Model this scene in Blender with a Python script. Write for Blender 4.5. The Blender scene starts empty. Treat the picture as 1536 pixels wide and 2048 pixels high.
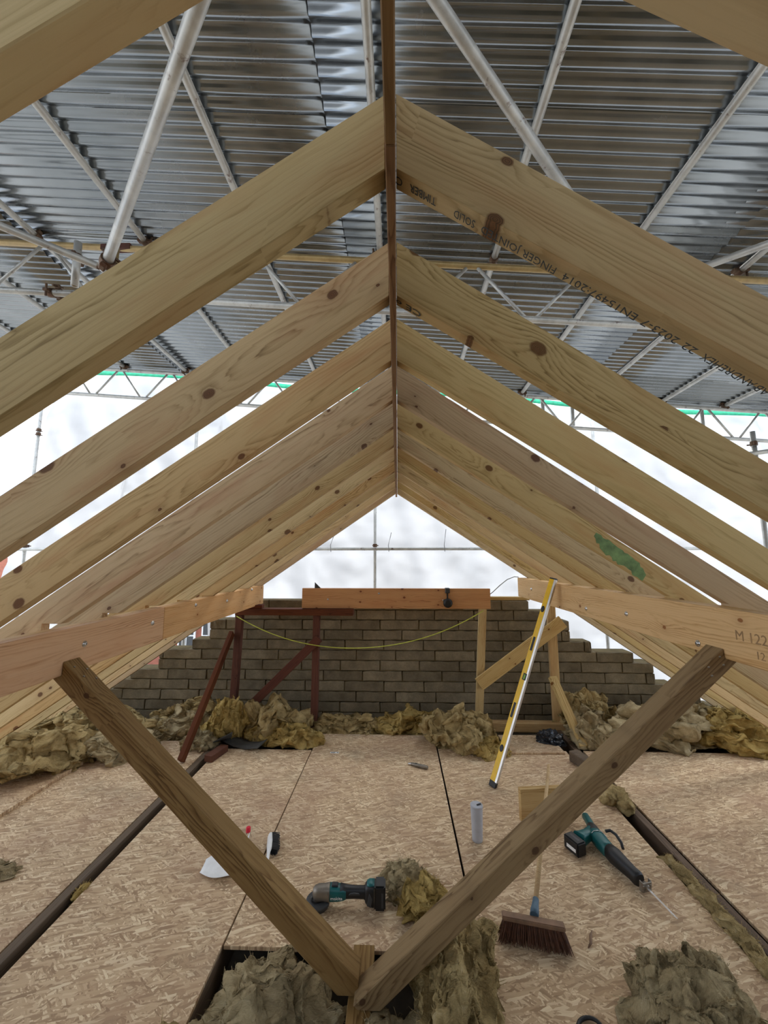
import bpy, bmesh, math, random
from mathutils import Vector, Matrix, noise
S = bpy.context.scene
R = random.Random(7)

# ------------------------------------------------------------------ camera
cd = bpy.data.cameras.new('camera'); cam = bpy.data.objects.new('camera', cd)
S.collection.objects.link(cam); S.camera = cam
cd.sensor_fit = 'AUTO'; cd.sensor_width = 36.0; cd.lens = 36.0 * 770 / 2048
cd.clip_start = 0.02; cd.clip_end = 300
cam.location = (0, 0, 1.84)
cam.rotation_euler = (math.radians(90 + 7.35), 0, math.radians(2.0))

# ------------------------------------------------------------------ sky, sun, exposure
W = bpy.data.worlds.new('overcast_sky'); S.world = W; W.use_nodes = True
wt = W.node_tree; wt.nodes.clear()
def wn(t, **k):
    n = wt.nodes.new(t)
    for a, b in k.items(): setattr(n, a, b)
    return n
wo = wn('ShaderNodeOutputWorld'); wb = wn('ShaderNodeBackground'); wc = wn('ShaderNodeTexCoord')
wm = wn('ShaderNodeMapping'); wm.inputs['Scale'].default_value = (1.5, 1.5, 4.5)
wz = wn('ShaderNodeTexNoise'); wz.inputs['Scale'].default_value = 1.6; wz.inputs['Detail'].default_value = 6
wr = wn('ShaderNodeValToRGB')
wr.color_ramp.elements[0].position = 0.42; wr.color_ramp.elements[0].color = (0.40, 0.56, 0.80, 1)
wr.color_ramp.elements[1].position = 0.60; wr.color_ramp.elements[1].color = (0.95, 0.95, 0.95, 1)
wt.links.new(wc.outputs['Generated'], wm.inputs[0]); wt.links.new(wm.outputs[0], wz.inputs['Vector'])
wt.links.new(wz.outputs[0], wr.inputs[0]); wt.links.new(wr.outputs[0], wb.inputs[0])
wb.inputs[1].default_value = 1.0
wt.links.new(wb.outputs[0], wo.inputs[0])
sd = bpy.data.lights.new('hazy_sun', 'SUN'); sd.energy = 1.6; sd.angle = math.radians(40); sd.color = (1.0, 0.97, 0.93)
sun = bpy.data.objects.new('hazy_sun', sd); S.collection.objects.link(sun)
sun.rotation_euler = Vector((-0.25, -0.62, -0.75)).to_track_quat('-Z', 'Y').to_euler()
S.view_settings.view_transform = 'Standard'; S.view_settings.look = 'None'
S.view_settings.gamma = 1; S.view_settings.use_curve_mapping = False
S.view_settings.exposure = 1.72

# ------------------------------------------------------------------ material helpers
def lin(*c):
    return tuple(((v / 255) / 12.92 if v / 255 <= 0.04045 else ((v / 255 + 0.055) / 1.055) ** 2.4) for v in c) + (1,)
class NT:
    def __init__(s, name):
        s.m = bpy.data.materials.new(name); s.m.use_nodes = True
        s.t = s.m.node_tree; s.b = s.t.nodes['Principled BSDF']; s.o = s.t.nodes['Material Output']
    def n(s, typ, ins=None, **k):
        x = s.t.nodes.new('ShaderNode' + typ)
        for a, b in k.items(): setattr(x, a, b)
        for a, v in (ins or {}).items(): s.set(x.inputs[a], v)
        return x
    def set(s, sock, v):
        if isinstance(v, bpy.types.NodeSocket): s.t.links.new(v, sock)
        elif isinstance(v, bpy.types.Node): s.t.links.new(v.outputs[0], sock)
        else: sock.default_value = v
    def math(s, op, a, b=0.0, c=0.0, clamp=False):
        x = s.n('Math', operation=op, use_clamp=clamp)
        s.set(x.inputs[0], a); s.set(x.inputs[1], b)
        if op in ('MULTIPLY_ADD', 'SMOOTHSTEP'): s.set(x.inputs[2], c)
        return x.outputs[0]
    def vm(s, op, a, b=(0, 0, 0)):
        x = s.n('VectorMath', operation=op); s.set(x.inputs[0], a)
        if op == 'SCALE': s.set(x.inputs[3], b)
        elif op != 'LENGTH': s.set(x.inputs[1], b)
        return x.outputs['Value'] if op == 'LENGTH' else x.outputs[0]
    def noise(s, v, scale=1, detail=3, rough=0.5, out=0):
        x = s.n('TexNoise', {'Vector': v, 'Scale': scale, 'Detail': detail, 'Roughness': rough}); return x.outputs[out]
    def ramp(s, f, *st):
        x = s.n('ValToRGB'); e = x.color_ramp.elements
        while len(e) < len(st): e.new(0.5)
        for i, (p, c) in enumerate(st): e[i].position = p; e[i].color = c if len(c) == 4 else tuple(c) + (1,)
        s.set(x.inputs[0], f); return x.outputs[0]
    def mix(s, f, a, b, mode='MIX'):
        x = s.n('MixRGB', {0: f, 1: a, 2: b}, blend_type=mode); return x.outputs[0]
    def mr(s, v, a, b, c, d):
        return s.n('MapRange', {0: v, 1: a, 2: b, 3: c, 4: d}).outputs[0]
    def P(s): return s.n('TexCoord').outputs['Object']
    def rnd(s): return s.n('ObjectInfo').outputs['Random']
    def bump(s, h, dist=0.002, st=0.5):
        x = s.n('Bump', {'Height': h, 'Distance': dist, 'Strength': st}); s.t.links.new(x.outputs[0], s.b.inputs['Normal'])
    def fin(s, col=None, rough=0.7, metal=0.0, spec=None):
        if col is not None: s.set(s.b.inputs['Base Color'], col)
        s.set(s.b.inputs['Roughness'], rough); s.set(s.b.inputs['Metallic'], metal)
        if spec is not None: s.set(s.b.inputs['Specular IOR Level'], spec)
        return s.m

def wood(name, light, mid, dark, knot=(70, 45, 25), knots=1.0, vary=0.25, rings=75, rough=0.75, blotch=0.35, blotch_col=(150, 95, 50), grey=0.0):
    s = NT(name); P0 = s.P(); rd = s.rnd()
    P = s.vm('ADD', P0, s.n('CombineXYZ', {0: s.math('MULTIPLY', rd, 61.0)}).outputs[0])
    sp = s.n('SeparateXYZ', {0: P}).outputs
    r2 = s.math('FRACT', s.math('MULTIPLY', rd, 7.31)); r3 = s.math('FRACT', s.math('MULTIPLY', rd, 23.7))
    # knots : elongated cells in the length / depth plane
    V = s.n('CombineXYZ', {0: s.math('MULTIPLY', sp[0], 2.1), 1: r2, 2: s.math('MULTIPLY_ADD', sp[2], 7.5, s.math('MULTIPLY', rd, 9.0))}).outputs[0]
    vo = s.n('TexVoronoi', {'Vector': V, 'Scale': 1.0, 'Randomness': 0.95})
    d = s.vm('MULTIPLY', s.vm('SUBTRACT', V, vo.outputs['Position']), (1 / 2.1, 0, 1 / 7.5))
    d = s.vm('MULTIPLY', d, (0.72, 1, 1.0))
    d = s.vm('ADD', d, s.vm('SCALE', s.vm('SUBTRACT', s.noise(P, 60, 2, out=1), (0.5, 0.5, 0.5)), 0.005))
    L = s.vm('LENGTH', d)
    cr = s.n('SeparateColor', {0: vo.outputs['Color']}).outputs
    size = s.mr(cr[0], 0.30, 1.0, 0.0, 0.021 * knots)
    kn = s.mr(L, s.math('MULTIPLY', size, 0.75), size, 1.0, 0.0)
    kn = s.math('MULTIPLY', kn, s.math('GREATER_THAN', size, 0.004))
    infl = s.math('MULTIPLY', s.math('EXPONENT', s.math('MULTIPLY', L, -17.0)), s.math('MULTIPLY', size, 3.0))
    wp = s.noise(s.vm('MULTIPLY', P, (0.9, 8, 8)), 1, 4, 0.6)
    y0 = s.math('MULTIPLY_ADD', rd, 0.12, -0.06); z0 = s.math('MULTIPLY_ADD', r2, -0.20, 0.03)
    dy = s.math('SUBTRACT', sp[1], y0); dz = s.math('SUBTRACT', sp[2], z0)
    rr = s.math('SQRT', s.math('ADD', s.math('MULTIPLY', dy, dy), s.math('MULTIPLY', dz, dz)))
    rr = s.math('ADD', rr, s.math('MULTIPLY', wp, 0.10)); rr = s.math('ADD', rr, infl)
    rr = s.math('ADD', rr, s.math('MULTIPLY', sp[0], s.math('MULTIPLY_ADD', r3, 0.02, -0.01)))
    fr = s.math('FRACT', s.math('MULTIPLY', rr, rings))
    ring = s.ramp(fr, (0.0, (0.15,) * 3), (0.35, (0.0,) * 3), (0.72, (0.55,) * 3), (0.90, (1.0,) * 3), (1.0, (0.2,) * 3))
    fib = s.noise(s.vm('MULTIPLY', P, (5, 260, 260)), 1, 2, 0.6)
    ringv = s.math('MULTIPLY', ring, s.mr(s.noise(s.vm('MULTIPLY', P, (0.9, 8, 16)), 1.3, 3), 0.38, 0.66, 0.05, 1.0))
    f = s.math('ADD', s.math('MULTIPLY', ringv, 0.85), s.math('MULTIPLY', s.math('SUBTRACT', fib, 0.5), 0.5), clamp=True)
    col = s.ramp(f, (0.0, lin(*light)), (0.45, lin(*mid)), (1.0, lin(*dark)))
    bl = s.mr(s.noise(s.vm('MULTIPLY', P, (1.1, 6, 6)), 1.5, 3, 0.6), 0.50, 0.75, 0.0, blotch)
    col = s.mix(bl, col, lin(*blotch_col), 'MIX')
    halo = s.math('MULTIPLY', s.math('EXPONENT', s.math('MULTIPLY', L, -60.0)), s.math('GREATER_THAN', size, 0.004))
    col = s.mix(s.math('MULTIPLY', halo, 0.35), col, lin(*knot))
    kcol = s.ramp(s.math('FRACT', s.math('MULTIPLY', L, 260.0)), (0.0, lin(*knot)), (0.6, lin(*[min(255, int(c * 1.5)) for c in knot])), (1.0, lin(*[int(c * 0.6) for c in knot])))
    col = s.mix(s.math('MULTIPLY', kn, 0.9), col, kcol)
    hv = s.n('HueSaturation', {'Color': col, 'Value': s.math('MULTIPLY_ADD', r2, vary, 1 - vary / 2), 'Saturation': s.math('MULTIPLY_ADD', r3, 0.25, 0.87), 'Hue': s.math('MULTIPLY_ADD', rd, 0.016, 0.492)}).outputs[0]
    s.bump(s.math('ADD', fib, s.math('MULTIPLY', ring, 0.4)), 0.0008, 0.5)
    return s.fin(hv, rough, spec=0.25)

M = {}
M['rafter'] = wood('treated_softwood', (197, 170, 124), (175, 148, 102), (116, 91, 56), knot=(78, 50, 28), knots=1.15, vary=0.3, blotch=0.5, blotch_col=(172, 118, 74))
M['purlin'] = wood('planed_softwood', (212, 172, 126), (192, 150, 102), (150, 106, 66), knot=(110, 66, 34), knots=0.7, vary=0.08, blotch=0.35, blotch_col=(206, 150, 92))
M['batten'] = wood('pale_batten', (200, 172, 124), (180, 150, 100), (132, 102, 64), knot=(90, 55, 28), knots=0.6, vary=0.1)
M['strut'] = wood('weathered_strut', (142, 117, 75), (114, 89, 52), (74, 55, 30), knot=(60, 40, 20), knots=0.9, vary=0.08, blotch=0.5, blotch_col=(112, 84, 46))
M['ridge'] = wood('ridge_softwood', (150, 116, 70), (128, 94, 54), (84, 58, 32), knot=(60, 36, 18), knots=0.5, vary=0.05, blotch=0.6, blotch_col=(80, 52, 30))
M['lintel'] = wood('orange_softwood', (204, 154, 98), (184, 132, 80), (144, 98, 56), knot=(96, 50, 24), knots=0.7, vary=0.05, blotch=0.4, blotch_col=(184, 116, 60))
M['red'] = wood('red_brown_timber', (104, 58, 40), (88, 46, 32), (58, 32, 22), knot=(48, 22, 14), knots=0.5, vary=0.2, blotch=0.5, blotch_col=(70, 38, 28))
M['joist'] = wood('old_dark_joist', (110, 92, 76), (92, 76, 62), (62, 50, 42), knot=(40, 30, 22), knots=0.4, vary=0.1, blotch=0.5, blotch_col=(74, 62, 54))

def osb():
    s = NT('osb_strands'); P = s.vm('ADD', s.P(), s.n('CombineXYZ', {0: s.math('MULTIPLY', s.rnd(), 40.0)}).outputs[0])
    Pd = s.vm('ADD', P, s.vm('SCALE', s.vm('SUBTRACT', s.noise(P, 9, 3, out=1), (0.5, 0.5, 0.5)), 0.035))
    def layer(ang, sx, sy, off):
        v = s.n('VectorRotate', {'Vector': Pd, 'Angle': math.radians(ang)}, rotation_type='Z_AXIS').outputs[0]
        v = s.vm('ADD', s.vm('MULTIPLY', v, (sx, sy, 0)), (off, off * 1.7, 0))
        c = s.n('TexVoronoi', {'Vector': v, 'Scale': 1.0, 'Randomness': 1.0}).outputs['Color']
        c = s.n('SeparateColor', {0: c}).outputs
        g = s.noise(s.vm('MULTIPLY', v, (0.8, 6, 1)), 1.0, 2)
        return s.math('ADD', s.math('MULTIPLY', c[0], 0.75), s.math('MULTIPLY', g, 0.3)), c[1]
    a, _ = layer(12, 15, 90, 3.3); b, bm = layer(75, 14, 100, 11.1); c, cm = layer(-48, 17, 110, 7.7); e, em = layer(35, 19, 120, 21.0); g, gm = layer(-15, 17, 95, 31.0)
    v = a
    for q, m, th in ((b, bm, 0.5), (c, cm, 0.55), (e, em, 0.55), (g, gm, 0.5)):
        x = s.n('Mix', {0: s.math('GREATER_THAN', m, th), 2: v, 3: q}); v = x.outputs[0]
    col = s.ramp(v, (0.05, lin(150, 122, 94)), (0.4, lin(190, 160, 126)), (0.7, lin(210, 182, 146)), (0.95, lin(240, 220, 184)))
    big = s.noise(P, 1.6, 4, 0.6)
    col = s.mix(s.mr(big, 0.48, 0.72, 0.0, 0.55), col, lin(164, 130, 106))
    big2 = s.noise(s.vm('ADD', P, (5, 9, 0)), 2.6, 3, 0.6)
    col = s.mix(s.mr(big2, 0.55, 0.8, 0.0, 0.4), col, lin(150, 140, 118))
    s.bump(v, 0.0015, 0.45)
    return s.fin(col, 0.8, spec=0.2)
M['osb'] = osb()

def block():
    s = NT('dense_block'); P = s.vm('ADD', s.P(), s.n('CombineXYZ', {0: s.math('MULTIPLY', s.rnd(), 50.0)}).outputs[0])
    a = s.noise(P, 7, 5, 0.7); b = s.noise(P, 130, 3, 0.7)
    col = s.ramp(a, (0.25, lin(106, 97, 80)), (0.55, lin(134, 123, 102)), (0.8, lin(160, 147, 122)))
    col = s.mix(s.mr(b, 0.5, 0.8, 0, 0.55), col, lin(74, 68, 58))
    col = s.n('HueSaturation', {'Color': col, 'Value': s.math('MULTIPLY_ADD', s.rnd(), 0.35, 0.84)}).outputs[0]
    s.bump(s.math('ADD', b, a), 0.006, 0.7); return s.fin(col, 0.95, spec=0.1)
M['block'] = block()
def mortar():
    s = NT('mortar'); P = s.P(); a = s.noise(P, 60, 4, 0.7)
    s.bump(a, 0.004, 0.8); return s.fin(s.ramp(s.noise(P, 5, 4), (0.3, lin(104, 92, 66)), (0.7, lin(132, 116, 84))), 0.95, spec=0.1)
M['mortar'] = mortar()
def metal(name, c1, c2, rough=0.4, metallic=0.85, rust=0.0, scale=9):
    s = NT(name); P = s.vm('ADD', s.P(), s.n('CombineXYZ', {0: s.math('MULTIPLY', s.rnd(), 30.0)}).outputs[0])
    a = s.noise(P, scale, 5, 0.65)
    col = s.ramp(a, (0.3, lin(*c1)), (0.7, lin(*c2)))
    if rust: col = s.mix(s.mr(s.noise(P, scale * 1.7, 5, 0.7), 0.62 - rust * 0.3, 0.70, 0, 0.9), col, lin(96, 60, 38))
    return s.fin(col, s.mr(a, 0.3, 0.7, rough - 0.08, rough + 0.12), metallic)
M['tube'] = metal('galvanised_tube', (172, 170, 164), (212, 210, 202), 0.42, 0.4, rust=0.05)
M['yellow_tube'] = metal('yellowed_tube', (150, 124, 78), (190, 164, 112), 0.5, 0.5)
M['sheet'] = metal('corrugated_steel', (138, 144, 148), (164, 169, 173), 0.20, 0.9, scale=1.5)
M['sheet_b'] = metal('weathered_corrugated_steel', (116, 120, 121), (142, 146, 147), 0.27, 0.85, scale=1.5)
M['coupler'] = metal('rusty_steel', (78, 58, 46), (122, 98, 76), 0.6, 0.6, rust=0.3)
M['steel'] = metal('bright_steel', (190, 190, 190), (226, 226, 226), 0.25, 1.0)
M['castmetal'] = metal('dull_cast_metal', (112, 104, 94), (150, 142, 130), 0.45, 0.7)
M['aluminium'] = metal('aluminium', (196, 194, 190), (220, 218, 214), 0.35, 0.8)
def plain(name, c, rough=0.5, metal=0.0, var=0.12, scale=18):
    s = NT(name); P = s.P(); f = s.noise(P, scale, 4, 0.6)
    return s.fin(s.ramp(f, (0.25, lin(*[int(v * (1 - var)) for v in c])), (0.75, lin(*[min(255, int(v * (1 + var))) for v in c]))), rough, metal)
M['teal'] = plain('teal_plastic', (16, 92, 92), 0.4)
M['black'] = plain('black_rubber', (26, 26, 27), 0.5)
M['dark'] = plain('dark_grey_plastic', (60, 61, 62), 0.5)
M['white'] = plain('white_plastic', (236, 236, 234), 0.4, var=0.03)
M['cup'] = plain('pale_grey_metal_paint', (176, 178, 184), 0.45, var=0.04)
M['red_plastic'] = plain('red_plastic', (214, 22, 52), 0.4)
M['yellow'] = plain('yellow_paint', (244, 196, 10), 0.4, var=0.04)
M['vial'] = plain('green_vial', (150, 196, 90), 0.2, var=0.04)
M['cord'] = plain('yellow_green_cord', (196, 204, 84), 0.7)
M['grey_cable'] = plain('grey_cable', (136, 136, 134), 0.6)
M['felt'] = plain('grey_felt', (72, 70, 66), 0.9)
M['bristle'] = plain('brown_bristle', (84, 52, 34), 0.7, var=0.3, scale=60)
M['broomwood'] = plain('broom_stock', (126, 98, 76), 0.7, var=0.15)
M['blue_grey'] = plain('blue_grey_plastic', (72, 96, 112), 0.5)
M['ink'] = plain('stamp_ink', (62, 66, 66), 0.9)
M['pencil'] = plain('pencil_mark', (150, 120, 84), 0.9)
M['green_paint'] = plain('green_timber_paint', (106, 130, 82), 0.8, var=0.3, scale=14)
M['green_tape'] = plain('green_band', (54, 186, 138), 0.6)
M['ground'] = plain('gravel', (150, 146, 138), 0.9, scale=2)
M['housebrick'] = plain('far_brick', (150, 92, 74), 0.9, scale=5)
M['slate'] = plain('far_slate', (124, 124, 128), 0.8, scale=6)
M['plaster'] = plain('dusty_plasterboard', (84, 76, 66), 0.95)
M['void_wood'] = plain('dark_stud', (58, 46, 36), 0.9)
M['rust_plate'] = plain('rust_plate', (86, 48, 36), 0.7)
def sheeting():
    s = NT('white_sheeting'); d = s.n('BsdfDiffuse', {0: (0.52, 0.518, 0.515, 1)}); t = s.n('BsdfTranslucent', {0: (0.52, 0.518, 0.515, 1)})
    b = s.n('Bump', {'Height': s.noise(s.P(), 14, 4), 'Distance': 0.01, 'Strength': 0.4})
    s.set(d.inputs['Normal'], b.outputs[0])
    m = s.n('MixShader', {0: 0.55, 1: d.outputs[0], 2: t.outputs[0]}); s.set(s.o.inputs[0], m.outputs[0]); return s.m
M['sheeting'] = sheeting()
def glass():
    s = NT('clear_plastic'); s.set(s.b.inputs['Transmission Weight'], 1.0); s.set(s.b.inputs['IOR'], 1.2); return s.fin((0.95, 0.97, 0.97, 1), 0.08)
M['clear'] = glass()
def wool(name, cols, fq=1.0):
    s = NT(name); P = s.P()
    w = s.vm('ADD', P, s.vm('SCALE', s.noise(P, 6, 3, out=1), 0.12))
    a = s.noise(w, 9 * fq, 5, 0.65); f = s.noise(s.vm('MULTIPLY', w, (34, 190, 140)), 1.0, 5, 0.75)
    v = s.math('ADD', s.math('MULTIPLY', a, 0.8), s.math('MULTIPLY', f, 0.34))
    col = s.ramp(v, *[(p, lin(*c)) for p, c in cols])
    s.bump(s.math('ADD', f, s.noise(w, 45, 6, 0.8)), 0.014, 0.9); return s.fin(col, 1.0, spec=0.05)
M['wool'] = wool('mineral_wool', ((0.34, (122, 102, 66)), (0.5, (180, 156, 108)), (0.64, (212, 186, 132)), (0.8, (230, 212, 168))))
M['wool_grey'] = wool('grey_mineral_wool', ((0.34, (124, 108, 80)), (0.5, (180, 160, 122)), (0.64, (208, 188, 146)), (0.8, (230, 214, 178))))
M['wool_yellow'] = wool('yellow_mineral_wool', ((0.34, (124, 100, 54)), (0.5, (188, 158, 94)), (0.64, (218, 188, 118)), (0.8, (232, 210, 152))))

# ------------------------------------------------------------------ object helpers
C = S.collection
WM = {}
def put(o, M4=None, parent=None):
    M4 = M4 or Matrix()
    C.objects.link(o)
    if parent: o.parent = parent; o.matrix_basis = WM[parent].inverted() @ M4
    else: o.matrix_basis = M4
    WM[o] = M4
    return o
def mobj(name, me, mat=None, M4=None, parent=None):
    if mat is not None and not me.materials: me.materials.append(M[mat] if isinstance(mat, str) else mat)
    return put(bpy.data.objects.new(name, me), M4, parent)
def tag(o, label, cat, group=None):
    o['label'] = label; o['category'] = cat
    if group: o['group'] = group
    return o
def empty(name, loc, label=None, cat=None, group=None):
    o = bpy.data.objects.new(name, None); o.empty_display_size = 0.05
    put(o, Matrix.Translation(Vector(loc)))
    if label: tag(o, label, cat, group)
    return o
def structure(o): o['kind'] = 'structure'; return o
def bm_mesh(name, bm, smooth=False):
    me = bpy.data.meshes.new(name); bm.normal_update(); bm.to_mesh(me); bm.free()
    if smooth:
        for p in me.polygons: p.use_smooth = True
    return me
def frame(o, x, z):
    x = Vector(x).normalized(); z = Vector(z); z = (z - x * z.dot(x)).normalized(); y = z.cross(x)
    m = Matrix((x, y, z)).transposed().to_4x4(); m.translation = Vector(o); return m
def prism(poly, y0, y1, bev=0.002):
    bm = bmesh.new(); n = len(poly)
    a = [bm.verts.new((p[0], y0, p[1])) for p in poly]; b = [bm.verts.new((p[0], y1, p[1])) for p in poly]
    bm.faces.new(a); bm.faces.new(b[::-1])
    for i in range(n): bm.faces.new((a[i], b[i], b[(i + 1) % n], a[(i + 1) % n])[::-1])
    bmesh.ops.recalc_face_normals(bm, faces=bm.faces)
    if bev: bmesh.ops.bevel(bm, geom=[e for e in bm.edges], offset=bev, segments=1, affect='EDGES', clamp_overlap=True)
    return bm
def box_bm(sx, sy, sz, bev=0.002, c=(0, 0, 0), seg=1):
    bm = bmesh.new(); bmesh.ops.create_cube(bm, size=1.0)
    for v in bm.verts: v.co = Vector((v.co.x * sx + c[0], v.co.y * sy + c[1], v.co.z * sz + c[2]))
    if bev: bmesh.ops.bevel(bm, geom=list(bm.edges), offset=bev, segments=seg, affect='EDGES', clamp_overlap=True)
    return bm
def box(name, mat, lo, hi, parent=None, bev=0.002, rz=0, seg=1, smooth=False):
    lo, hi = Vector(lo), Vector(hi); d = hi - lo; c = (lo + hi) / 2
    return mobj(name, bm_mesh(name, box_bm(d.x, d.y, d.z, bev, seg=seg), smooth), mat, Matrix.Translation(c) @ Matrix.Rotation(rz, 4, 'Z'), parent)
def beam(name, mat, A, B, w, h, up=(0, 0, 1), parent=None, bev=0.0025, off=(0, 0)):
    """timber from A to B: length along local x, width w (local y), depth h (local z)"""
    A, B = Vector(A), Vector(B); L = (B - A).length
    bm = box_bm(L, w, h, bev, (L / 2, off[0], off[1]))
    return mobj(name, bm_mesh(name, bm), mat, frame(A, B - A, up), parent)
def cyl_bm(r, L, seg=16, r2=None, bev=0.0):
    bm = bmesh.new(); bmesh.ops.create_cone(bm, cap_ends=True, segments=seg, radius1=r, radius2=r if r2 is None else r2, depth=L, matrix=Matrix.Translation((0, 0, L / 2)))
    return bm
def smooth_sides(me):
    for p in me.polygons: p.use_smooth = len(p.vertices) <= 4
    return me
def tube_bm(L, r=0.02415, seg=16, wall=0.004):
    bm = bmesh.new(); rings = []
    for (rr, z) in ((r - wall, 0.03), (r - wall, 0), (r, 0), (r, L), (r - wall, L), (r - wall, L - 0.03)):
        rings.append([bm.verts.new((rr * math.cos(2 * math.pi * i / seg), rr * math.sin(2 * math.pi * i / seg), z)) for i in range(seg)])
    for a, b in zip(rings, rings[1:]):
        for i in range(seg): bm.faces.new((a[i], a[(i + 1) % seg], b[(i + 1) % seg], b[i]))
    bm.faces.new(rings[0]); bm.faces.new(rings[-1][::-1]); bmesh.ops.recalc_face_normals(bm, faces=bm.faces)
    return bm
def tube(name, A, B, mat='tube', r=0.02415, parent=None, seg=16):
    A, B = Vector(A), Vector(B); z = (B - A); L = z.length; z.normalize()
    me = bm_mesh(name, tube_bm(L, r, seg))
    for p in me.polygons: p.use_smooth = len(p.vertices) == 4
    x = z.orthogonal().normalized(); y = z.cross(x)
    m = Matrix((x, y, z)).transposed().to_4x4(); m.translation = A
    return mobj(name, me, mat, m, parent)
def rod(name, pts, r, mat, parent=None, seg=8):
    """round bar along a polyline"""
    pts = [Vector(p) for p in pts]; c0 = pts[0]; bm = bmesh.new(); prev = None; ref = Vector((0.13, 0.31, 0.94))
    for i, p in enumerate(pts):
        t = (pts[min(i + 1, len(pts) - 1)] - pts[max(i - 1, 0)]).normalized()
        s = t.cross(ref).normalized(); u = s.cross(t)
        rr = r[i] if isinstance(r, (list, tuple)) else r
        ring = [bm.verts.new(p - c0 + (s * math.cos(2 * math.pi * k / seg) + u * math.sin(2 * math.pi * k / seg)) * rr) for k in range(seg)]
        if prev:
            for k in range(seg): bm.faces.new((prev[k], prev[(k + 1) % seg], ring[(k + 1) % seg], ring[k]))
        else: bm.faces.new(ring[::-1])
        prev = ring
    bm.faces.new(prev); bmesh.ops.recalc_face_normals(bm, faces=bm.faces)
    me = bm_mesh(name, bm); smooth_sides(me)
    return mobj(name, me, mat, Matrix.Translation(c0), parent)
def loft(name, secs, mat, M4=None, parent=None, seg=20, power=3.0):
    """superellipse sections (x, yc, zc, half_y, half_z) along local x"""
    bm = bmesh.new(); prev = None
    for q in secs:
        x, yc, zc, hy, hz = q[:5]; pw = q[5] if len(q) > 5 else power; ring = []
        for k in range(seg):
            a = 2 * math.pi * k / seg; c, s = math.cos(a), math.sin(a)
            ring.append(bm.verts.new((x, yc + hy * math.copysign(abs(c) ** (2 / pw), c), zc + hz * math.copysign(abs(s) ** (2 / pw), s))))
        if prev:
            for k in range(seg): bm.faces.new((prev[k], prev[(k + 1) % seg], ring[(k + 1) % seg], ring[k]))
        else: bm.faces.new(ring[::-1])
        prev = ring
    bm.faces.new(prev); bmesh.ops.recalc_face_normals(bm, faces=bm.faces)
    me = bm_mesh(name, bm); smooth_sides(me); return mobj(name, me, mat, M4, parent)
def lathe(name, prof, mat, M4=None, parent=None, seg=24):
    bm = bmesh.new(); prev = None
    for r, z in prof:
        ring = [bm.verts.new((max(r, 1e-4) * math.cos(2 * math.pi * k / seg), max(r, 1e-4) * math.sin(2 * math.pi * k / seg), z)) for k in range(seg)]
        if prev:
            for k in range(seg): bm.faces.new((prev[k], prev[(k + 1) % seg], ring[(k + 1) % seg], ring[k]))
        else: bm.faces.new(ring[::-1])
        prev = ring
    bm.faces.new(prev); bmesh.ops.recalc_face_normals(bm, faces=bm.faces)
    me = bm_mesh(name, bm); smooth_sides(me); return mobj(name, me, mat, M4, parent)
def text(name, body, size, M4, mat, parent, sx=1.0):
    cu = bpy.data.curves.new(name, 'FONT'); cu.body = body; cu.size = size; cu.align_x = 'LEFT'; cu.align_y = 'CENTER'
    cu.resolution_u = 2; cu.extrude = 0.0002; cu.materials.append(M[mat])
    tmp = bpy.data.objects.new('t', cu); C.objects.link(tmp); bpy.context.view_layer.update()
    me = bpy.data.meshes.new_from_object(tmp.evaluated_get(bpy.context.evaluated_depsgraph_get())); me.name = name
    bpy.data.objects.remove(tmp); bpy.data.curves.remove(cu)
    return put(bpy.data.objects.new(name, me), M4 @ Matrix.Diagonal((sx, 1, 1, 1)), parent)
T = Matrix.Translation

# ------------------------------------------------------------------ setting: ground, floor, gable wall, roof sheets
FL = structure(box('ground', 'ground', (-60, -40, -3.2), (60, 90, -3.0), bev=0))
FLOOR = structure(box('floor', 'plaster', (-4.4, -1.6, -0.20), (4.4, 4.92, -0.17), bev=0))
def board(x0, x1, y0, y1, z0=-0.018, parent=None, name='osb_board'):
    return box(name, 'osb', (x0, y0, z0), (x1, y1, z0 + 0.018), parent or FLOOR, 0.0015)
MID = board(-0.848, 0.378, 2.085, 4.40, parent=FLOOR)
board(-1.775, -0.857, 0.70, 4.035); board(0.392, 1.640, 0.60, 4.10)
board(-4.10, -1.895, 1.75, 4.18); board(-4.10, -1.895, -0.70, 1.745)
board(1.810, 4.10, 1.70, 4.11); board(1.810, 4.10, -0.75, 1.695)
board(-1.775, -0.857, -1.5, 0.695); board(0.392, 1.640, -1.5, 0.595)
for x0, x1 in ((-1.885, -1.832), (1.732, 1.786)):
    beam('joist', 'joist', ((x0 + x1) / 2, -1.5, -0.082), ((x0 + x1) / 2, 4.62 if x0 > 0 else 4.25, -0.082), x1 - x0, 0.17, parent=FLOOR)
for x in (-0.88, 0.42, -2.7, -3.4, 2.6, 3.4):
    beam('joist', 'joist', (x, -1.5, -0.095), (x, 4.85, -0.095), 0.048, 0.145, parent=FLOOR)
lb = mobj('printed_label', bm_mesh('printed_label', box_bm(0.085, 0.026, 0.0006, 0)), 'white', T((-0.62, 3.99, 0.0003)), MID); lb['label'] = 'small white printed label'
for i in range(4):
    mobj('label_print', bm_mesh('label_print', box_bm(0.014, 0.010, 0.0004, 0)), 'ink', T((-0.648 + i * 0.013 + (0.02 if i > 2 else 0), 3.99, 0.0008)), lb)

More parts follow.
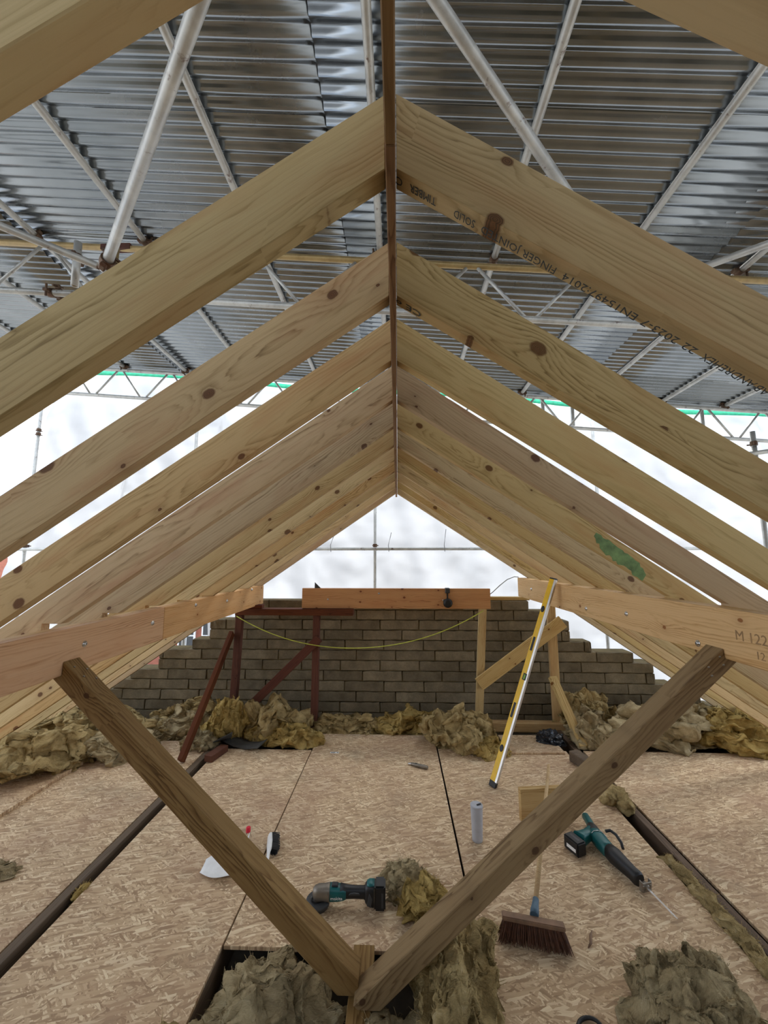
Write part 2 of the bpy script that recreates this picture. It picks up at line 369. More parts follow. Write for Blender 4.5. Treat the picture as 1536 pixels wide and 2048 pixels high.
WY, CH, BL = 4.90, 0.1207, 0.483
TOP = 1.365
LX = [-2.011, -2.05, -2.36, -2.36, -2.575, -2.99, -2.99, -3.34, -3.55, -3.75, -3.95, -4.1, -4.1, -4.1]
RX = [1.61, 1.845, 2.09, 2.095, 2.338, 2.823, 3.05, 3.06, 3.30, 3.56, 3.75, 3.95, 4.1, 4.1]
bmw = bmesh.new()
for i, (a, b) in enumerate(zip(LX, RX)):
    z1 = TOP - i * CH - 0.004; z0 = z1 - CH - 0.02
    q = box_bm(b - a - 0.02, 0.195, z1 - z0, 0, ((a + b) / 2, WY + 0.11, (z0 + z1) / 2)); me = bpy.data.meshes.new('t'); q.to_mesh(me); q.free(); bmw.from_mesh(me); bpy.data.meshes.remove(me)
WALL = structure(mobj('wall_back', bm_mesh('wall_back', bmw), 'mortar'))
def block_mesh(L, seed):
    r = random.Random(seed); bm = box_bm(L - 0.013, 0.213, CH - 0.013, 0)
    bmesh.ops.subdivide_edges(bm, edges=[e for e in bm.edges if abs((e.verts[0].co - e.verts[1].co).x) > 0.05], cuts=5)
    for v in bm.verts: v.co += Vector((r.uniform(-.003, .003), r.uniform(-.004, .004), r.uniform(-.0035, .0035)))
    bmesh.ops.bevel(bm, geom=[e for e in bm.edges if e.calc_face_angle(0) > 0.8], offset=0.004, segments=1, affect='EDGES')
    return bm_mesh('block', bm)
FULL = [block_mesh(BL, i) for i in range(5)]; PART = {}
for i, (a, b) in enumerate(zip(LX, RX)):
    z = TOP - (i + 0.5) * CH; off = (0.0 if i % 2 else BL / 2) + (0.07, -0.03, 0.02, 0.05)[i % 4]; n0 = math.floor((a - off) / BL)
    k = n0
    while True:
        x0 = max(off + k * BL, a); x1 = min(off + (k + 1) * BL, b); k += 1
        if x0 >= b - 0.02: break
        L = x1 - x0
        if L < 0.05: continue
        if L > BL - 0.01: me = FULL[R.randrange(5)]
        else:
            key = round(L, 2)
            if key not in PART: PART[key] = block_mesh(L, int(key * 100))
            me = PART[key]
        mobj('block', me, 'block', T(((x0 + x1) / 2, WY + 0.1 + R.uniform(-.004, .004), z)) @ Matrix.Rotation(R.uniform(-.006, .006), 4, 'Y') @ Matrix.Rotation(R.uniform(-.006, .006), 4, 'Z'), WALL)
structure(box('wall_front_blocker', 'mortar', (-6.4, -2.5, -3.0), (6.4, -2.2, 3.1), bev=0))  # unseen wall added behind the camera to cut light on the timber fronts
structure(beam('trim_wall_top', 'batten', (1.05, 4.97, 1.385), (1.63, 4.97, 1.385), 0.10, 0.04))

SL = 0.085
RZ = lambda x: 4.325 - SL * x
ROOF = bpy.data.objects.new('ceiling', None); put(ROOF); structure(ROOF)
def corr_mesh(L, wdt=0.76):
    pitch, amp, per = 0.076, 0.0095, 10; n = int(round(wdt / pitch * per)); bm = bmesh.new(); rows = []
    for j in range(n + 1):
        y = j * pitch / per; z = amp * math.cos(2 * math.pi * j / per)
        rows.append([bm.verts.new((x, y, z)) for x in (0, L * 0.25, L * 0.5, L * 0.75, L)])
    for a, b in zip(rows, rows[1:]):
        for i in range(4): bm.faces.new((a[i], a[i + 1], b[i + 1], b[i]))
    return bm_mesh('roof_sheet', bm, True)
xs = [-6.15, -3.27, -0.40, 2.25, 5.05]; LS = [3.0, 3.02, 2.80, 2.95, 1.6]
SHT = [[corr_mesh(l), corr_mesh(l)] for l in LS]
for a, b in SHT: a.materials.append(M['sheet']); b.materials.append(M['sheet_b'])
for r in range(11):
    y = 5.30 - 0.684 * (r + 1) - 0.076
    for c, x in enumerate(xs):
        o = mobj('roof_sheet', SHT[c][0 if c in (0, 1) or r % 3 else 1], None, frame((x, y, RZ(x) + (0.003 if c % 2 else 0.0) + 0.0015 * (r % 2)), (1, R.uniform(-.002, .002), -SL + R.uniform(-.001, .001)), (0, 0, 1)), ROOF)
        sm = o.modifiers.new('thickness', 'SOLIDIFY'); sm.thickness = 0.0012

# ------------------------------------------------------------------ rafters, ridge, purlins
ORD = ['', 'first', 'second', 'third', 'fourth', 'fifth', 'sixth', 'seventh', 'eighth', 'ninth', 'tenth', 'eleventh', 'twelfth']
TH, RT, RB = 0.047, 2.872, 2.682
def rafter_mesh(tan, Xi, Xo, zs, xe=4.15):
    c = 1 / math.hypot(1, tan); s = tan * c
    zb = lambda X: RB - tan * X; zt = lambda X: RT - tan * X
    w = [(0.0, RT), (xe, zt(xe)), (xe, zb(xe) + 0.02), (Xo, zb(Xo)), (Xo, zs)]
    if zb(Xi) < zs: w.append((((RB - zs) / tan), zs))
    else: w.append((Xo - 0.002, zs))
    w.append((0.0, RB))
    loc = [(X * c - (Z - RT) * s, X * s + (Z - RT) * c) for X, Z in w]
    return bm_mesh('rafter', prism(loc, -TH / 2, TH / 2, 0.002)), c, s
TL, TR = 0.690, 0.694
ml, cl, sl = rafter_mesh(TL, 1.67, 1.765, 1.530); mr_, cr_, sr_ = rafter_mesh(TR, 1.48, 1.575, 1.640)
ml.materials.append(M['rafter']); mr_.materials.append(M['rafter'])
RAFR = {}
for k in range(-1, 11):
    y = 0.73 + 0.4 * k + TH / 2 + (0.01 if k == -1 else 0); n = k + 2
    for side in ('left', 'right'):
        if side == 'left': o = mobj('rafter', ml, None, frame((-0.023, y, RT), (-cl, 0, -sl), (-sl, 0, cl)))
        else: o = mobj('rafter', mr_, None, frame((0.001, y, RT), (cr_, 0, -sr_), (sr_, 0, cr_)))
        RAFR[(side, k)] = o
        if k == -1: lab = f'blurred rafter nearest the lens, cut off by the top {side} corner of the frame'
        elif k == 0: lab = f'big {side}-hand rafter of the first full pair, ' + ('with a split knot near its top edge' if side == 'left' else 'ink-stamped along its underside')
        elif k == 10: lab = f'last {side}-hand rafter, farthest back against the white gable sheeting'
        elif k == 4 and side == 'right': lab = 'right-hand rafter with a green paint patch near the purlin, fifth full one from the front'
        else: lab = f'{side}-hand pale softwood rafter, {ORD[k + 1]} full one from the front'
        tag(o, lab, 'rafter', 'rafters of the new pitched roof')
# stamp under the first right-hand rafter, read from below, running up to the ridge
o = RAFR[('right', 0)]; dz = -(RT - RB) * cr_ - 0.0006
def under(o, u0, u1, body, size=0.026):
    m = WM[o] @ frame((u0, 0.0, dz), (-1, 0, 0), (0, 0, -1)); t = text('ink_stamp', body, size, m, 'ink', o)
    w = max(v.co.x for v in t.data.vertices); k = (u0 - u1) / w
    for v in t.data.vertices: v.co.x *= k
    return t
under(RAFR[('right', 0)], 1.0045, 0.9785, 'AB')
under(RAFR[('right', 0)], 0.9742, 0.8596, 'ANDREHEX')
under(RAFR[('right', 0)], 0.846, 0.8166, '22')
under(RAFR[('right', 0)], 0.8055, 0.7228, '2023-7')
under(RAFR[('right', 0)], 0.7113, 0.5353, 'EN15497:2014')
under(RAFR[('right', 0)], 0.5183, 0.332, 'FINGER JOINTED')
under(RAFR[('right', 0)], 0.3154, 0.2613, 'SOLID')
under(RAFR[('right', 0)], 0.214, 0.145, 'TIMBER')
under(RAFR[('right', 0)], 0.1262, 0.1088, 'C')
under(RAFR[('right', 1)], 0.205, 0.145, 'CE', 0.036); under(RAFR[('right', 1)], 0.130, 0.03, '0809', 0.020)
# green paint patch on the face of one rafter
o = RAFR[('right', 4)]
bm = bmesh.new(); pr = random.Random(3); up, dn = [], []
for i in range(23):
    u = 1.46 + i * 0.0165; tt = i / 22
    up.append(bm.verts.new((u, -TH / 2 - 0.0008, -0.030 - 0.02 * tt + pr.uniform(-.006, .006) - 0.035 * max(0, tt - .8) * 5)))
    dn.append(bm.verts.new((u, -TH / 2 - 0.0008, -0.105 - 0.02 * tt + pr.uniform(-.010, .010) + 0.06 * max(0, .25 - tt) * 3)))
for i in range(22): bm.faces.new((up[i], dn[i], dn[i + 1], up[i + 1]))
g = mobj('paint_patch', bm_mesh('paint_patch', bm), 'green_paint', WM[o], o); g['label'] = 'smeared green paint patch'

ridge = empty('ridge_board', (-0.011, 0, 2.62), 'thin dark ridge board running back along the apex between the rafters', 'ridge board')
for i, (a, b) in enumerate(((-0.6, 0.655), (0.656, 2.72), (2.722, 4.80))):
    beam('board_length', 'ridge', (-0.011, a, 2.765), (-0.011, b, 2.765), 0.0215, 0.235, parent=ridge)

def purlin(side, X, zfar, znear, yfar, ynear, joints, bolts):
    sg = -1 if side == 'left' else 1
    zt = lambda y: znear + (zfar - znear) * (y - ynear) / (yfar - ynear)
    t = empty('purlin', (sg * (X + 0.047), 2.5, zt(2.5) - 0.22), f'long pale doubled purlin under the {side}-hand rafters, ' + ('butt-jointed near its far end' if side == 'left' else 'with a spirit level leaning on it'), 'purlin', 'purlins carrying the rafters')
    ys = [-0.9] + joints + [yfar]
    for a, b in zip(ys, ys[1:]):
        beam('inner_ply', 'purlin', (sg * (X + 0.0235), a + 0.0015, zt(a) - 0.1125), (sg * (X + 0.0235), b - 0.0015, zt(b) - 0.1125), 0.0465, 0.225, parent=t)
    beam('outer_ply', 'purlin', (sg * (X + 0.0705), -0.9, zt(-0.9) - 0.1125), (sg * (X + 0.0705), yfar - 0.01, zt(yfar) - 0.1125), 0.0465, 0.225, parent=t)
    for (y, z) in bolts:
        lathe('bolt', [(0.016, 0), (0.016, 0.002), (0.010, 0.002), (0.010, 0.008), (0.006, 0.010)], 'steel', T((sg * X, y, z)) @ Matrix.Rotation(-sg * math.pi / 2, 4, 'Y'), t, 12)
    return t
# ------------------------------------------------------------------ purlins and their V struts
PL = purlin('left', 1.67, 1.551, 1.497, 4.83, 1.617, [2.772], [(2.069, 1.405), (2.64, 1.425), (3.20, 1.484), (3.79, 1.46), (4.43, 1.524)])
PR = purlin('right', 1.48, 1.645, 1.628, 4.88, 1.635, [], [(4.39, 1.54), (3.78, 1.562), (3.15, 1.475), (2.61, 1.505), (2.02, 1.44)])
text('pencil_mark', 'M 122', 0.06, frame((1.4795, 1.80, 1.52), (0, -1, 0), (-1, 0, 0)), 'pencil', PR)
text('pencil_mark', '12', 0.045, frame((1.4795, 1.71, 1.455), (0, -1, 0), (-1, 0, 0)), 'pencil', PR)
for o in PR.children:
    if o.name.startswith('pencil_mark'): o['kind'] = 'stuff'
def strut(side, P, y_top, y_bot, label):
    """profile P in (x, z); front face at y_top up high and y_bot at the foot"""
    bm = bmesh.new(); z1 = max(p[1] for p in P); z0 = min(p[1] for p in P); A, B = Vector(P[0]), Vector(P[-1])
    d = Vector((B.x - A.x, 0, B.y - A.y)).normalized(); up = Vector((d.z, 0, -d.x));
    if up.z < 0: up = -up
    m = frame((P[0][0], y_top, P[0][1]), d, up); mi = m.inverted()
    fy = lambda z: y_bot + (y_top - y_bot) * (z - z0) / (z1 - z0)
    a = [bm.verts.new(mi @ Vector((x, fy(z), z))) for x, z in P]; b = [bm.verts.new(mi @ Vector((x, fy(z) + 0.10, z))) for x, z in P]; n = len(P)
    bm.faces.new(a); bm.faces.new(b[::-1])
    for i in range(n): bm.faces.new((a[i], a[(i + 1) % n], b[(i + 1) % n], b[i]))
    bmesh.ops.recalc_face_normals(bm, faces=bm.faces)
    bmesh.ops.bevel(bm, geom=list(bm.edges), offset=0.003, segments=1, affect='EDGES', clamp_overlap=True)
    o = mobj('diagonal_strut', bm_mesh('diagonal_strut', bm), 'strut', m)
    tag(o, label, 'strut', 'struts of the V under the purlins')
    for q in range(4):
        u = 0.05 + 0.035 * q; v = 0.025 + 0.05 * (q % 2)
        mobj('screw_head', bm_mesh('screw_head', cyl_bm(0.005, 0.003, 8)), 'castmetal', m @ T((u, v, 0.0)), o)
    return o
strut('left', [(-1.668, 1.346), (-1.668, 1.279), (-1.724, 1.276), (-0.262, 0.035), (-0.172, 0.035), (-0.172, 0.088)], 1.943, 1.85, 'heavy brown strut rising left from the floor plate to the left purlin')
strut('right', [(1.478, 1.449), (1.478, 1.412), (1.552, 1.409), (-0.078, 0.035), (-0.168, 0.035), (-0.190, 0.050)], 1.867, 1.80, 'heavy brown strut rising right from the floor plate to the right purlin')
tag(beam('sole_plate', 'strut', (-0.166, 1.0, -0.015), (-0.166, 2.08, -0.015), 0.098, 0.09), 'short brown timber plate under the foot of the V struts', 'sole plate')
for sg, s in ((-1, 'left'), (1, 'right')):
    x = sg * 3.83; zb = RB - (TL if sg < 0 else TR) * 3.83
    tag(beam('wall_plate', 'batten', (x, -0.9, zb - 0.045), (x, 4.85, zb - 0.045), 0.10, 0.07), f'low timber wall plate under the feet of the {s}-hand rafters', 'wall plate')
    structure(box('wall_' + s, 'block', (x - 0.10, -1.5, -3.0), (x + 0.10, 5.1, zb - 0.08), bev=0))

# ------------------------------------------------------------------ temporary roof scaffold
def clamp(parent, P, axis, rot=0.0, mat='coupler', sc=1.0):
    ax = Vector(axis).normalized(); x = ax.orthogonal().normalized(); x = Matrix.Rotation(rot, 3, ax) @ x; y = ax.cross(x)
    m = Matrix((x, y, ax)).transposed().to_4x4(); m.translation = Vector(P)
    bm = bmesh.new()
    for z in (-0.024 * sc, 0.024 * sc):
        pass
    rings = []
    for rr, z in ((0.0255, -0.024), (0.033, -0.024), (0.035, 0.0), (0.033, 0.024), (0.0255, 0.024)):
        rings.append([bm.verts.new((rr * math.cos(k * math.pi / 8), rr * math.sin(k * math.pi / 8), z)) for k in range(16)])
    for a, b in zip(rings, rings[1:] + rings[:1]):
        for k in range(16): bm.faces.new((a[k], a[(k + 1) % 16], b[(k + 1) % 16], b[k]))
    for lo, hi in (((0.028, -0.012, -0.02), (0.062, 0.012, 0.02)), ((-0.058, -0.014, -0.02), (-0.030, 0.014, 0.02))):
        q = box_bm(hi[0] - lo[0], hi[1] - lo[1], hi[2] - lo[2], 0.004, ((lo[0] + hi[0]) / 2, 0, 0)); me = bpy.data.meshes.new('t'); q.to_mesh(me); q.free(); bm.from_mesh(me); bpy.data.meshes.remove(me)
    bmesh.ops.recalc_face_normals(bm, faces=bm.faces)
    o = mobj('coupler', bm_mesh('coupler', bm), mat, m, parent)
    mobj('coupler_bolt', bm_mesh('coupler_bolt', cyl_bm(0.008, 0.095, 8)), mat, m @ T((0.048, -0.047, 0)) @ Matrix.Rotation(-math.pi / 2, 4, 'X'), o)
    return o
tx = [-4.85, -3.92, -3.01, -2.075, -1.11, -0.13, 0.775, 1.72, 2.65, 3.58, 4.40]
PT = []
for i, x in enumerate(tx):
    o = tube('scaffold_tube', (x, -2.15, RZ(x) - 0.036), (x, 5.22, RZ(x) - 0.036))
    tag(o, f'galvanised tube running back under the roof sheets, {ORD[i + 1]} of those from the left', 'scaffold tube', 'purlin tubes under the tin roof'); PT.append(o)
    for y in (2.80, 5.10):
        clamp(o, (x, y, RZ(x) - 0.036), (0, 1, 0), R.uniform(0, 6))
def lattice(name_label, y, x0, x1, apex0, half, ztop, depth, mat_top, r_lace=0.0135):
    t = empty('lattice_beam', ((x0 + x1) / 2, y, ztop((x0 + x1) / 2) - depth), name_label, 'lattice beam', 'lattice beams across the temporary roof')
    tube('top_chord', (x0, y, ztop(x0)), (x1, y, ztop(x1)), mat_top, parent=t)
    tube('bottom_chord', (x0, y, ztop(x0) - depth), (x1, y, ztop(x1) - depth), parent=t)
    n0 = math.ceil((x0 - apex0) / half); n1 = math.floor((x1 - apex0) / half)
    for n in range(n0, n1):
        xa, xb = apex0 + n * half, apex0 + (n + 1) * half
        o0 = 0.045
        a = (xa + o0, y, ztop(xa) - 0.02) if n % 2 == 0 else (xa + o0, y, ztop(xa) - depth + 0.02)
        b = (xb - o0, y, ztop(xb) - depth + 0.02) if n % 2 == 0 else (xb - o0, y, ztop(xb) - 0.02)
        tube('lacing', a, b, 'tube', r_lace, t, 10)
    return t
zt1 = lambda x: 4.215 - SL * x; zt2 = lambda x: 4.245 - SL * x
B1 = lattice('nearer lattice beam with a yellowed top tube crossing under the roof sheets', 2.80, -4.9, 5.2, 0.60, 0.44, zt1, 0.43, 'yellow_tube')
B2 = lattice('farther lattice beam crossing at the open end of the tin roof', 5.12, -6.3, 6.3, 4.15, 0.37, zt2, 0.40, 'tube')
for P in ((-2.76, 2.80, 4.02), (-2.45, 2.80, 3.995)): clamp(B1, P, (1, 0, -SL), 1.2)
clamp(B1, (-1.98, 2.80, 3.95), (1, 0, -SL), 0.4)
box('spigot_plate', 'rust_plate', (-2.43, 2.772, 4.385), (-2.18, 2.828, 4.435), B1, 0.004)
o = tag(tube('scaffold_tube', (-4.9, 2.70, 3.975 + 0.155), (-1.90, 2.70, 3.875)), 'dull tube clamped alongside the bottom of the nearer lattice beam at far left', 'scaffold tube')
for x in (-2.72, -2.40): clamp(o, (x, 2.70, 3.875 + (-1.90 - x) * 0.085), (1, 0, -SL), 2.5)
# plan braces and short posts near the camera
v1 = Vector((-1.504, 1.767, 3.374)); v0 = Vector((-0.572, 0.909, 3.475)); e = (v0 - v1).normalized()
o = tag(tube('scaffold_tube', v1 - e * 0.05, v0 + e * 1.2), 'thick near brace tube slanting from the top edge down to the left coupler', 'scaffold tube'); clamp(o, v1 + e * 0.02, e, 0.5)
s1 = Vector((-1.515, 1.82, 3.0)); s2 = Vector((-1.515, 1.82, 3.52))
o = tag(tube('scaffold_tube', s1 - Vector((0, 0, 0.6)) + Vector((0, 0.0, 0.45)), s2, 'yellow_tube'), 'short upright tube under the coupler of the near left brace', 'scaffold tube'); clamp(o, s2 - Vector((0, 0, 0.14)), (0, 0, 1), 2.0)
v0 = Vector((0.149, 1.156, 3.866)); v1 = Vector((0.790, 1.64, 3.60)); e = (v1 - v0).normalized()
tag(tube('scaffold_tube', v0 - e * 1.0, v1 + e * 0.1), 'thick near brace tube slanting from the top edge behind the big right rafter', 'scaffold tube')
tag(tube('scaffold_tube', (-3.60, 1.55, 4.19), (-2.016, 2.297, 3.82)), 'grey brace tube entering from the left edge above the couplers', 'scaffold tube')
o = tag(tube('scaffold_tube', (-2.266, 2.40, 4.10), (-2.294, 2.44, 3.79)), 'short upright tube between the chords at the left of the nearer lattice beam', 'scaffold tube'); clamp(o, (-2.277, 2.42, 3.99), (0, 0, 1), 1.0)
tag(tube('scaffold_tube', (3.6, 1.32, 3.80), (2.16, 2.79, 4.02)), 'brace tube entering from the right edge above the big right rafter', 'scaffold tube')
# standards and ledgers by the end sheeting
YB = 6.0
for x, nm, zt in ((-5.98, 'left edge of the white sheeting', 4.6), (-3.29, 'left part of the white sheeting', 4.45), (-0.35, 'middle of the white sheeting under the apex', 4.3), (3.1, 'right part of the white sheeting', 4.05)):
    o = tag(tube('scaffold_tube', (x, YB, -3.0), (x, YB, zt)), f'upright scaffold tube against the {nm}', 'scaffold tube')
    clamp(o, (x, YB, 2.09), (0, 0, 1), 0.7)
    if x < -5: clamp(o, (x, YB, 4.02), (0, 0, 1), 1.5); clamp(o, (x, YB, 3.95), (0, 0, 1), 1.5)
tag(tube('scaffold_tube', (-6.5, YB - 0.055, 2.035), (7.0, YB - 0.055, 2.035)), 'level scaffold tube crossing low in front of the white sheeting', 'scaffold tube')
o = tag(tube('scaffold_tube', (4.02, 4.35, -3.0), (4.02, 4.35, 3.30)), 'upright scaffold tube with a bare top end at the right edge', 'scaffold tube'); clamp(o, (4.02, 4.35, 3.16), (0, 0, 1), 0.3)
o = tag(tube('scaffold_tube', (3.2, 4.29, 2.93), (5.2, 4.29, 3.20)), 'sloping tube clamped to the bare upright at the right edge', 'scaffold tube'); clamp(o, (3.66, 4.29, 2.99), (1, 0, 0.13), 0.3)
for x, y in ((4.15, 5.18), (2.02, 5.18), (2.42, 5.18)):
    tag(tube('scaffold_tube', (x, y, zt2(x) - 0.62), (x, y, zt2(x) + 0.02)), 'short upright tube behind the farther lattice beam, ' + {4.15: 'rightmost', 2.02: 'leftmost', 2.42: 'middle one'}[x] + ' of three', 'scaffold tube')

# ------------------------------------------------------------------ white sheeting at the end, with folds
def sheet_grid(name, x0, x1, zbot, ztop, y, nx, nz, amp, seed):
    bm = bmesh.new(); rows = []
    for i in range(nx + 1):
        col = []
        for j in range(nz + 1):
            x = x0 + (x1 - x0) * i / nx; zb = zbot(x); zt = ztop(x); z = zb + (zt - zb) * j / nz
            p = Vector((x * 0.9 + seed, z * 0.75, seed))
            d = noise.turbulence(p, 4, True) * 0.6 + noise.ridged_multi_fractal(p * 0.55 + Vector((3, 1, seed)), 0.9, 2.1, 4, 1.0, 2.0) * 0.22
            d += 0.35 * noise.noise(Vector((x * 2.6 + z * 0.8, z * 0.6, seed + 4)))
            d -= 0.6 * math.exp(-((z - 2.035) / 0.10) ** 2) * 0.2
            xe = x - (0.16 * (z - 3.0) if (i == 0) else 0) * -1
            col.append(bm.verts.new((x + (0.16 * (z - 3.0) * max(0, 1 - i / 10) if z > 0 else 0), y + amp * d + 0.03 * noise.turbulence(Vector((x * 2.2, z * 2.0, seed + 9)), 4, True), z)))
        rows.append(col)
    for a, b in zip(rows, rows[1:]):
        for j in range(nz): bm.faces.new((a[j], b[j], b[j + 1], a[j + 1]))
    return bm_mesh(name, bm, True)
zb = lambda x: 0.95 if -4.6 < x < -3.0 else (-1.2 if x > -2.7 else -0.4)
EO = tag(mobj('end_sheeting', sheet_grid('end_sheeting', -6.35, 8.4, zb, lambda x: 4.86 - 0.085 * (x + 3.5) + 0.1, 6.12, 240, 110, 0.26, 2.0), 'sheeting'), 'wrinkled white plastic sheeting hung across the open end behind the rafters', 'sheeting')
bm = bmesh.new(); prev = None
for i in range(80):
    x = -5.4 + i * 0.17; z = 4.86 - 0.085 * (x + 3.5) + 0.03 * math.sin(x * 1.3); y = 6.02 + 0.01 * math.sin(x * 3)
    a, b = bm.verts.new((x, y, z)), bm.verts.new((x, y, z + 0.075))
    if prev: bm.faces.new((prev[0], a, b, prev[1]))
    prev = (a, b)
g = mobj('green_band', bm_mesh('green_band', bm, True), 'green_tape', None, EO); g.modifiers.new('thickness', 'SOLIDIFY').thickness = 0.003
g['label'] = 'green edge band along the top of the sheeting'
for (x, z) in ((-1.02, 2.16), (-0.13, 2.17), (0.72, 2.22)):
    rod('tie', [(x, 5.90, 1.99), (x - 0.01, 5.90, 2.09), (x + 0.02, 5.96, z + 0.05), (x + 0.035, 6.0, z + 0.12)], 0.005, 'grey_cable', EO, 6)

# far neighbours seen past the sheeting
h = empty('house', (-7.6, 14.5, -3.0), 'neighbouring brick house glimpsed past the left end of the gable wall', 'house')
box('house_wall', 'housebrick', (-10.4, 14.0, -3.0), (-5.2, 19.0, 0.1), h, 0)
for x in (-7.85, -7.0): 
    f = box('window', 'white', (x, 13.93, -1.35), (x + 0.62, 14.02, -0.2), h, 0.004)
    for q in (0, 1):
        for w in (0, 1): box('pane', 'dark', (x + 0.06 + q * 0.27, 13.915, -1.28 + w * 0.53), (x + 0.29 + q * 0.27, 13.94, -0.80 + w * 0.53), f, 0)
bm = prism([(13.6, 0.05), (16.5, 1.9), (19.4, 0.05), (19.4, -0.1), (16.5, 1.72), (13.6, -0.1)], -10.6, -5.0, 0)
for v in bm.verts: v.co = Vector((v.co.y, v.co.x, v.co.z))
bmesh.ops.recalc_face_normals(bm, faces=bm.faces); mobj('house_roof', bm_mesh('house_roof', bm), 'slate', None, h)
h = empty('house', (-34, 30, -3.0), 'far red-roofed house on the skyline at the left edge', 'house')
box('house_wall', 'housebrick', (-40, 28, -3.0), (-31.5, 36, 3.8), h, 0)
bm = prism([(27.4, 3.8), (32, 6.6), (36.6, 3.8)], -40.4, -31.2, 0)
for v in bm.verts: v.co = Vector((v.co.y, v.co.x, v.co.z))
bmesh.ops.recalc_face_normals(bm, faces=bm.faces); mobj('house_roof', bm_mesh('house_roof', bm), 'housebrick', None, h)

# ------------------------------------------------------------------ support frames in front of the gable wall
FY = 4.62
t = tag(beam('header_beam', 'lintel', (-1.128, FY, 1.4125), (1.075, FY, 1.4125), 0.047, 0.231), 'orange softwood beam spanning the two prop frames before the block wall', 'beam')
for (x, z) in ((-0.22, 1.47), (-0.82, 1.40), (0.53, 1.395)):
    lathe('bolt', [(0.012, 0), (0.012, 0.004), (0.006, 0.008)], 'steel', T((x, FY - 0.0235, z)) @ Matrix.Rotation(math.pi / 2, 4, 'X'), t, 10)
f = empty('red_prop_frame', (-1.4, FY, 0.0), 'red-brown timber prop frame at the left end of the orange beam', 'prop frame')
beam('post', 'red', (-1.905, FY, -0.10), (-1.868, FY, 1.215), 0.075, 0.075, (1, 0, 0), f)
beam('post', 'red', (-0.940, FY - 0.08, -0.12), (-0.952, FY, 1.215), 0.07, 0.075, (1, 0, 0), f)
beam('top_plate', 'red', (-1.90, FY, 1.256), (-0.52, FY, 1.256), 0.15, 0.072, (0, 0, 1), f)
beam('brace', 'red', (-1.84, FY - 0.075, 0.06), (-0.905, FY - 0.065, 0.965), 0.04, 0.095, (0, 0, 1), f)
beam('raking_prop', 'red', (-1.99, 3.72, 0.03), (-1.925, FY - 0.07, 1.02), 0.045, 0.085, (0, 1, 0), f)
tag(box('packing_block', 'red', (-1.80, FY - 0.07, 1.293), (-1.60, FY + 0.07, 1.335), rz=0.15), 'small red timber packer under the far end of the left purlin', 'timber block')
f = empty('pale_prop_frame', (1.5, FY, 0.0), 'pale new timber prop frame at the right end of the orange beam', 'prop frame')
beam('bottom_plate', 'batten', (0.87, FY, 0.02), (2.20, FY, 0.02), 0.10, 0.09, (0, 0, 1), f)
beam('stud', 'batten', (0.905, FY, 0.065), (0.985, FY, 1.297), 0.047, 0.085, (1, 0, 0), f)
beam('stud', 'batten', (1.785, FY + 0.03, 0.065), (1.775, FY + 0.03, 1.40), 0.047, 0.095, (1, 0, 0), f)
beam('brace', 'batten', (0.905, FY - 0.06, 0.475), (1.875, FY - 0.045, 1.165), 0.03, 0.145, (0, 0, 1), f)
beam('raking_prop', 'batten', (1.83, 4.15, 0.02), (1.725, FY - 0.05, 0.56), 0.05, 0.085, (1, 0.2, 0), f)
lamp = empty('clamp_lamp', (0.575, FY - 0.03, 1.30), 'round black clip lamp fixed to the orange beam', 'lamp')
lathe('lamp_head', [(0.030, 0), (0.050, 0.012), (0.054, 0.035), (0.050, 0.052), (0.030, 0.062)], 'black', T((0.578, FY - 0.024, 1.365)) @ Matrix.Rotation(math.pi / 2, 4, 'X'), lamp, 20)
box('clip', 'dark', (0.552, FY - 0.045, 1.475), (0.606, FY + 0.03, 1.535), lamp, 0.006)
box('arm', 'black', (0.57, FY - 0.034, 1.40), (0.586, FY - 0.023, 1.49), lamp, 0.002)
bm = prism([(-0.03, 0), (0.045, 0), (-0.03, 0.07)], -0.002, 0.002, 0)
tag(mobj('metal_gusset', bm_mesh('metal_gusset', bm), 'dark', T((-0.955, FY, 1.528))), 'small dark triangular metal scrap standing on the orange beam', 'metal scrap')
# cord sagging between the frames
pts = []
for i in range(41):
    u = i / 40; x = -1.86 + u * (0.965 + 1.86); lo = 1.215 + 0.075 * u
    pts.append((x, 4.50 - 0.02 * math.sin(u * 9), lo - 1.56 * (u - u * u) * 1.02 * (1 - 0.03 * math.sin(3 * u))))
tag(rod('cord', pts, 0.0055, 'cord', seg=6), 'yellow-green cord sagging between the red and pale prop frames', 'cord')
tag(rod('cable', [(1.10, 4.95, 1.40), (1.18, 4.93, 1.46), (1.27, 4.92, 1.545), (1.36, 4.90, 1.62), (1.45, 4.90, 1.655), (1.50, 4.90, 1.65)], 0.005, 'grey_cable', seg=6), 'thin grey cable curving up to the far end of the right purlin', 'cable')

# spirit level leaning on the right purlin
A = Vector((0.775, 3.47, 0.0)); Bv = Vector((1.438, 3.648, 1.686)); d = (Bv - A).normalized(); LL = (Bv - A).length
lm = frame(A, d, (-0.75, -0.66, 0)); lv = empty('spirit_level', A, 'long yellow and silver spirit level leaning on the right purlin', 'spirit level')
def lbox(name, mat, u0, u1, y0, y1, z0, z1, bev=0.001):
    return mobj(name, bm_mesh(name, box_bm(u1 - u0, y1 - y0, z1 - z0, bev, ((u0 + u1) / 2, (y0 + y1) / 2, (z0 + z1) / 2))), mat, lm, lv)
lbox('body', 'yellow', 0.035, LL - 0.006, -0.012, 0.031, -0.014, 0.014)
lbox('aluminium_edge', 'aluminium', 0.036, LL - 0.008, -0.031, -0.0125, -0.0145, 0.0145)
lbox('end_cap', 'black', -0.002, 0.045, -0.032, 0.032, -0.016, 0.016, 0.004); lbox('end_cap', 'black', LL - 0.012, LL + 0.002, -0.032, 0.032, -0.016, 0.016, 0.002)
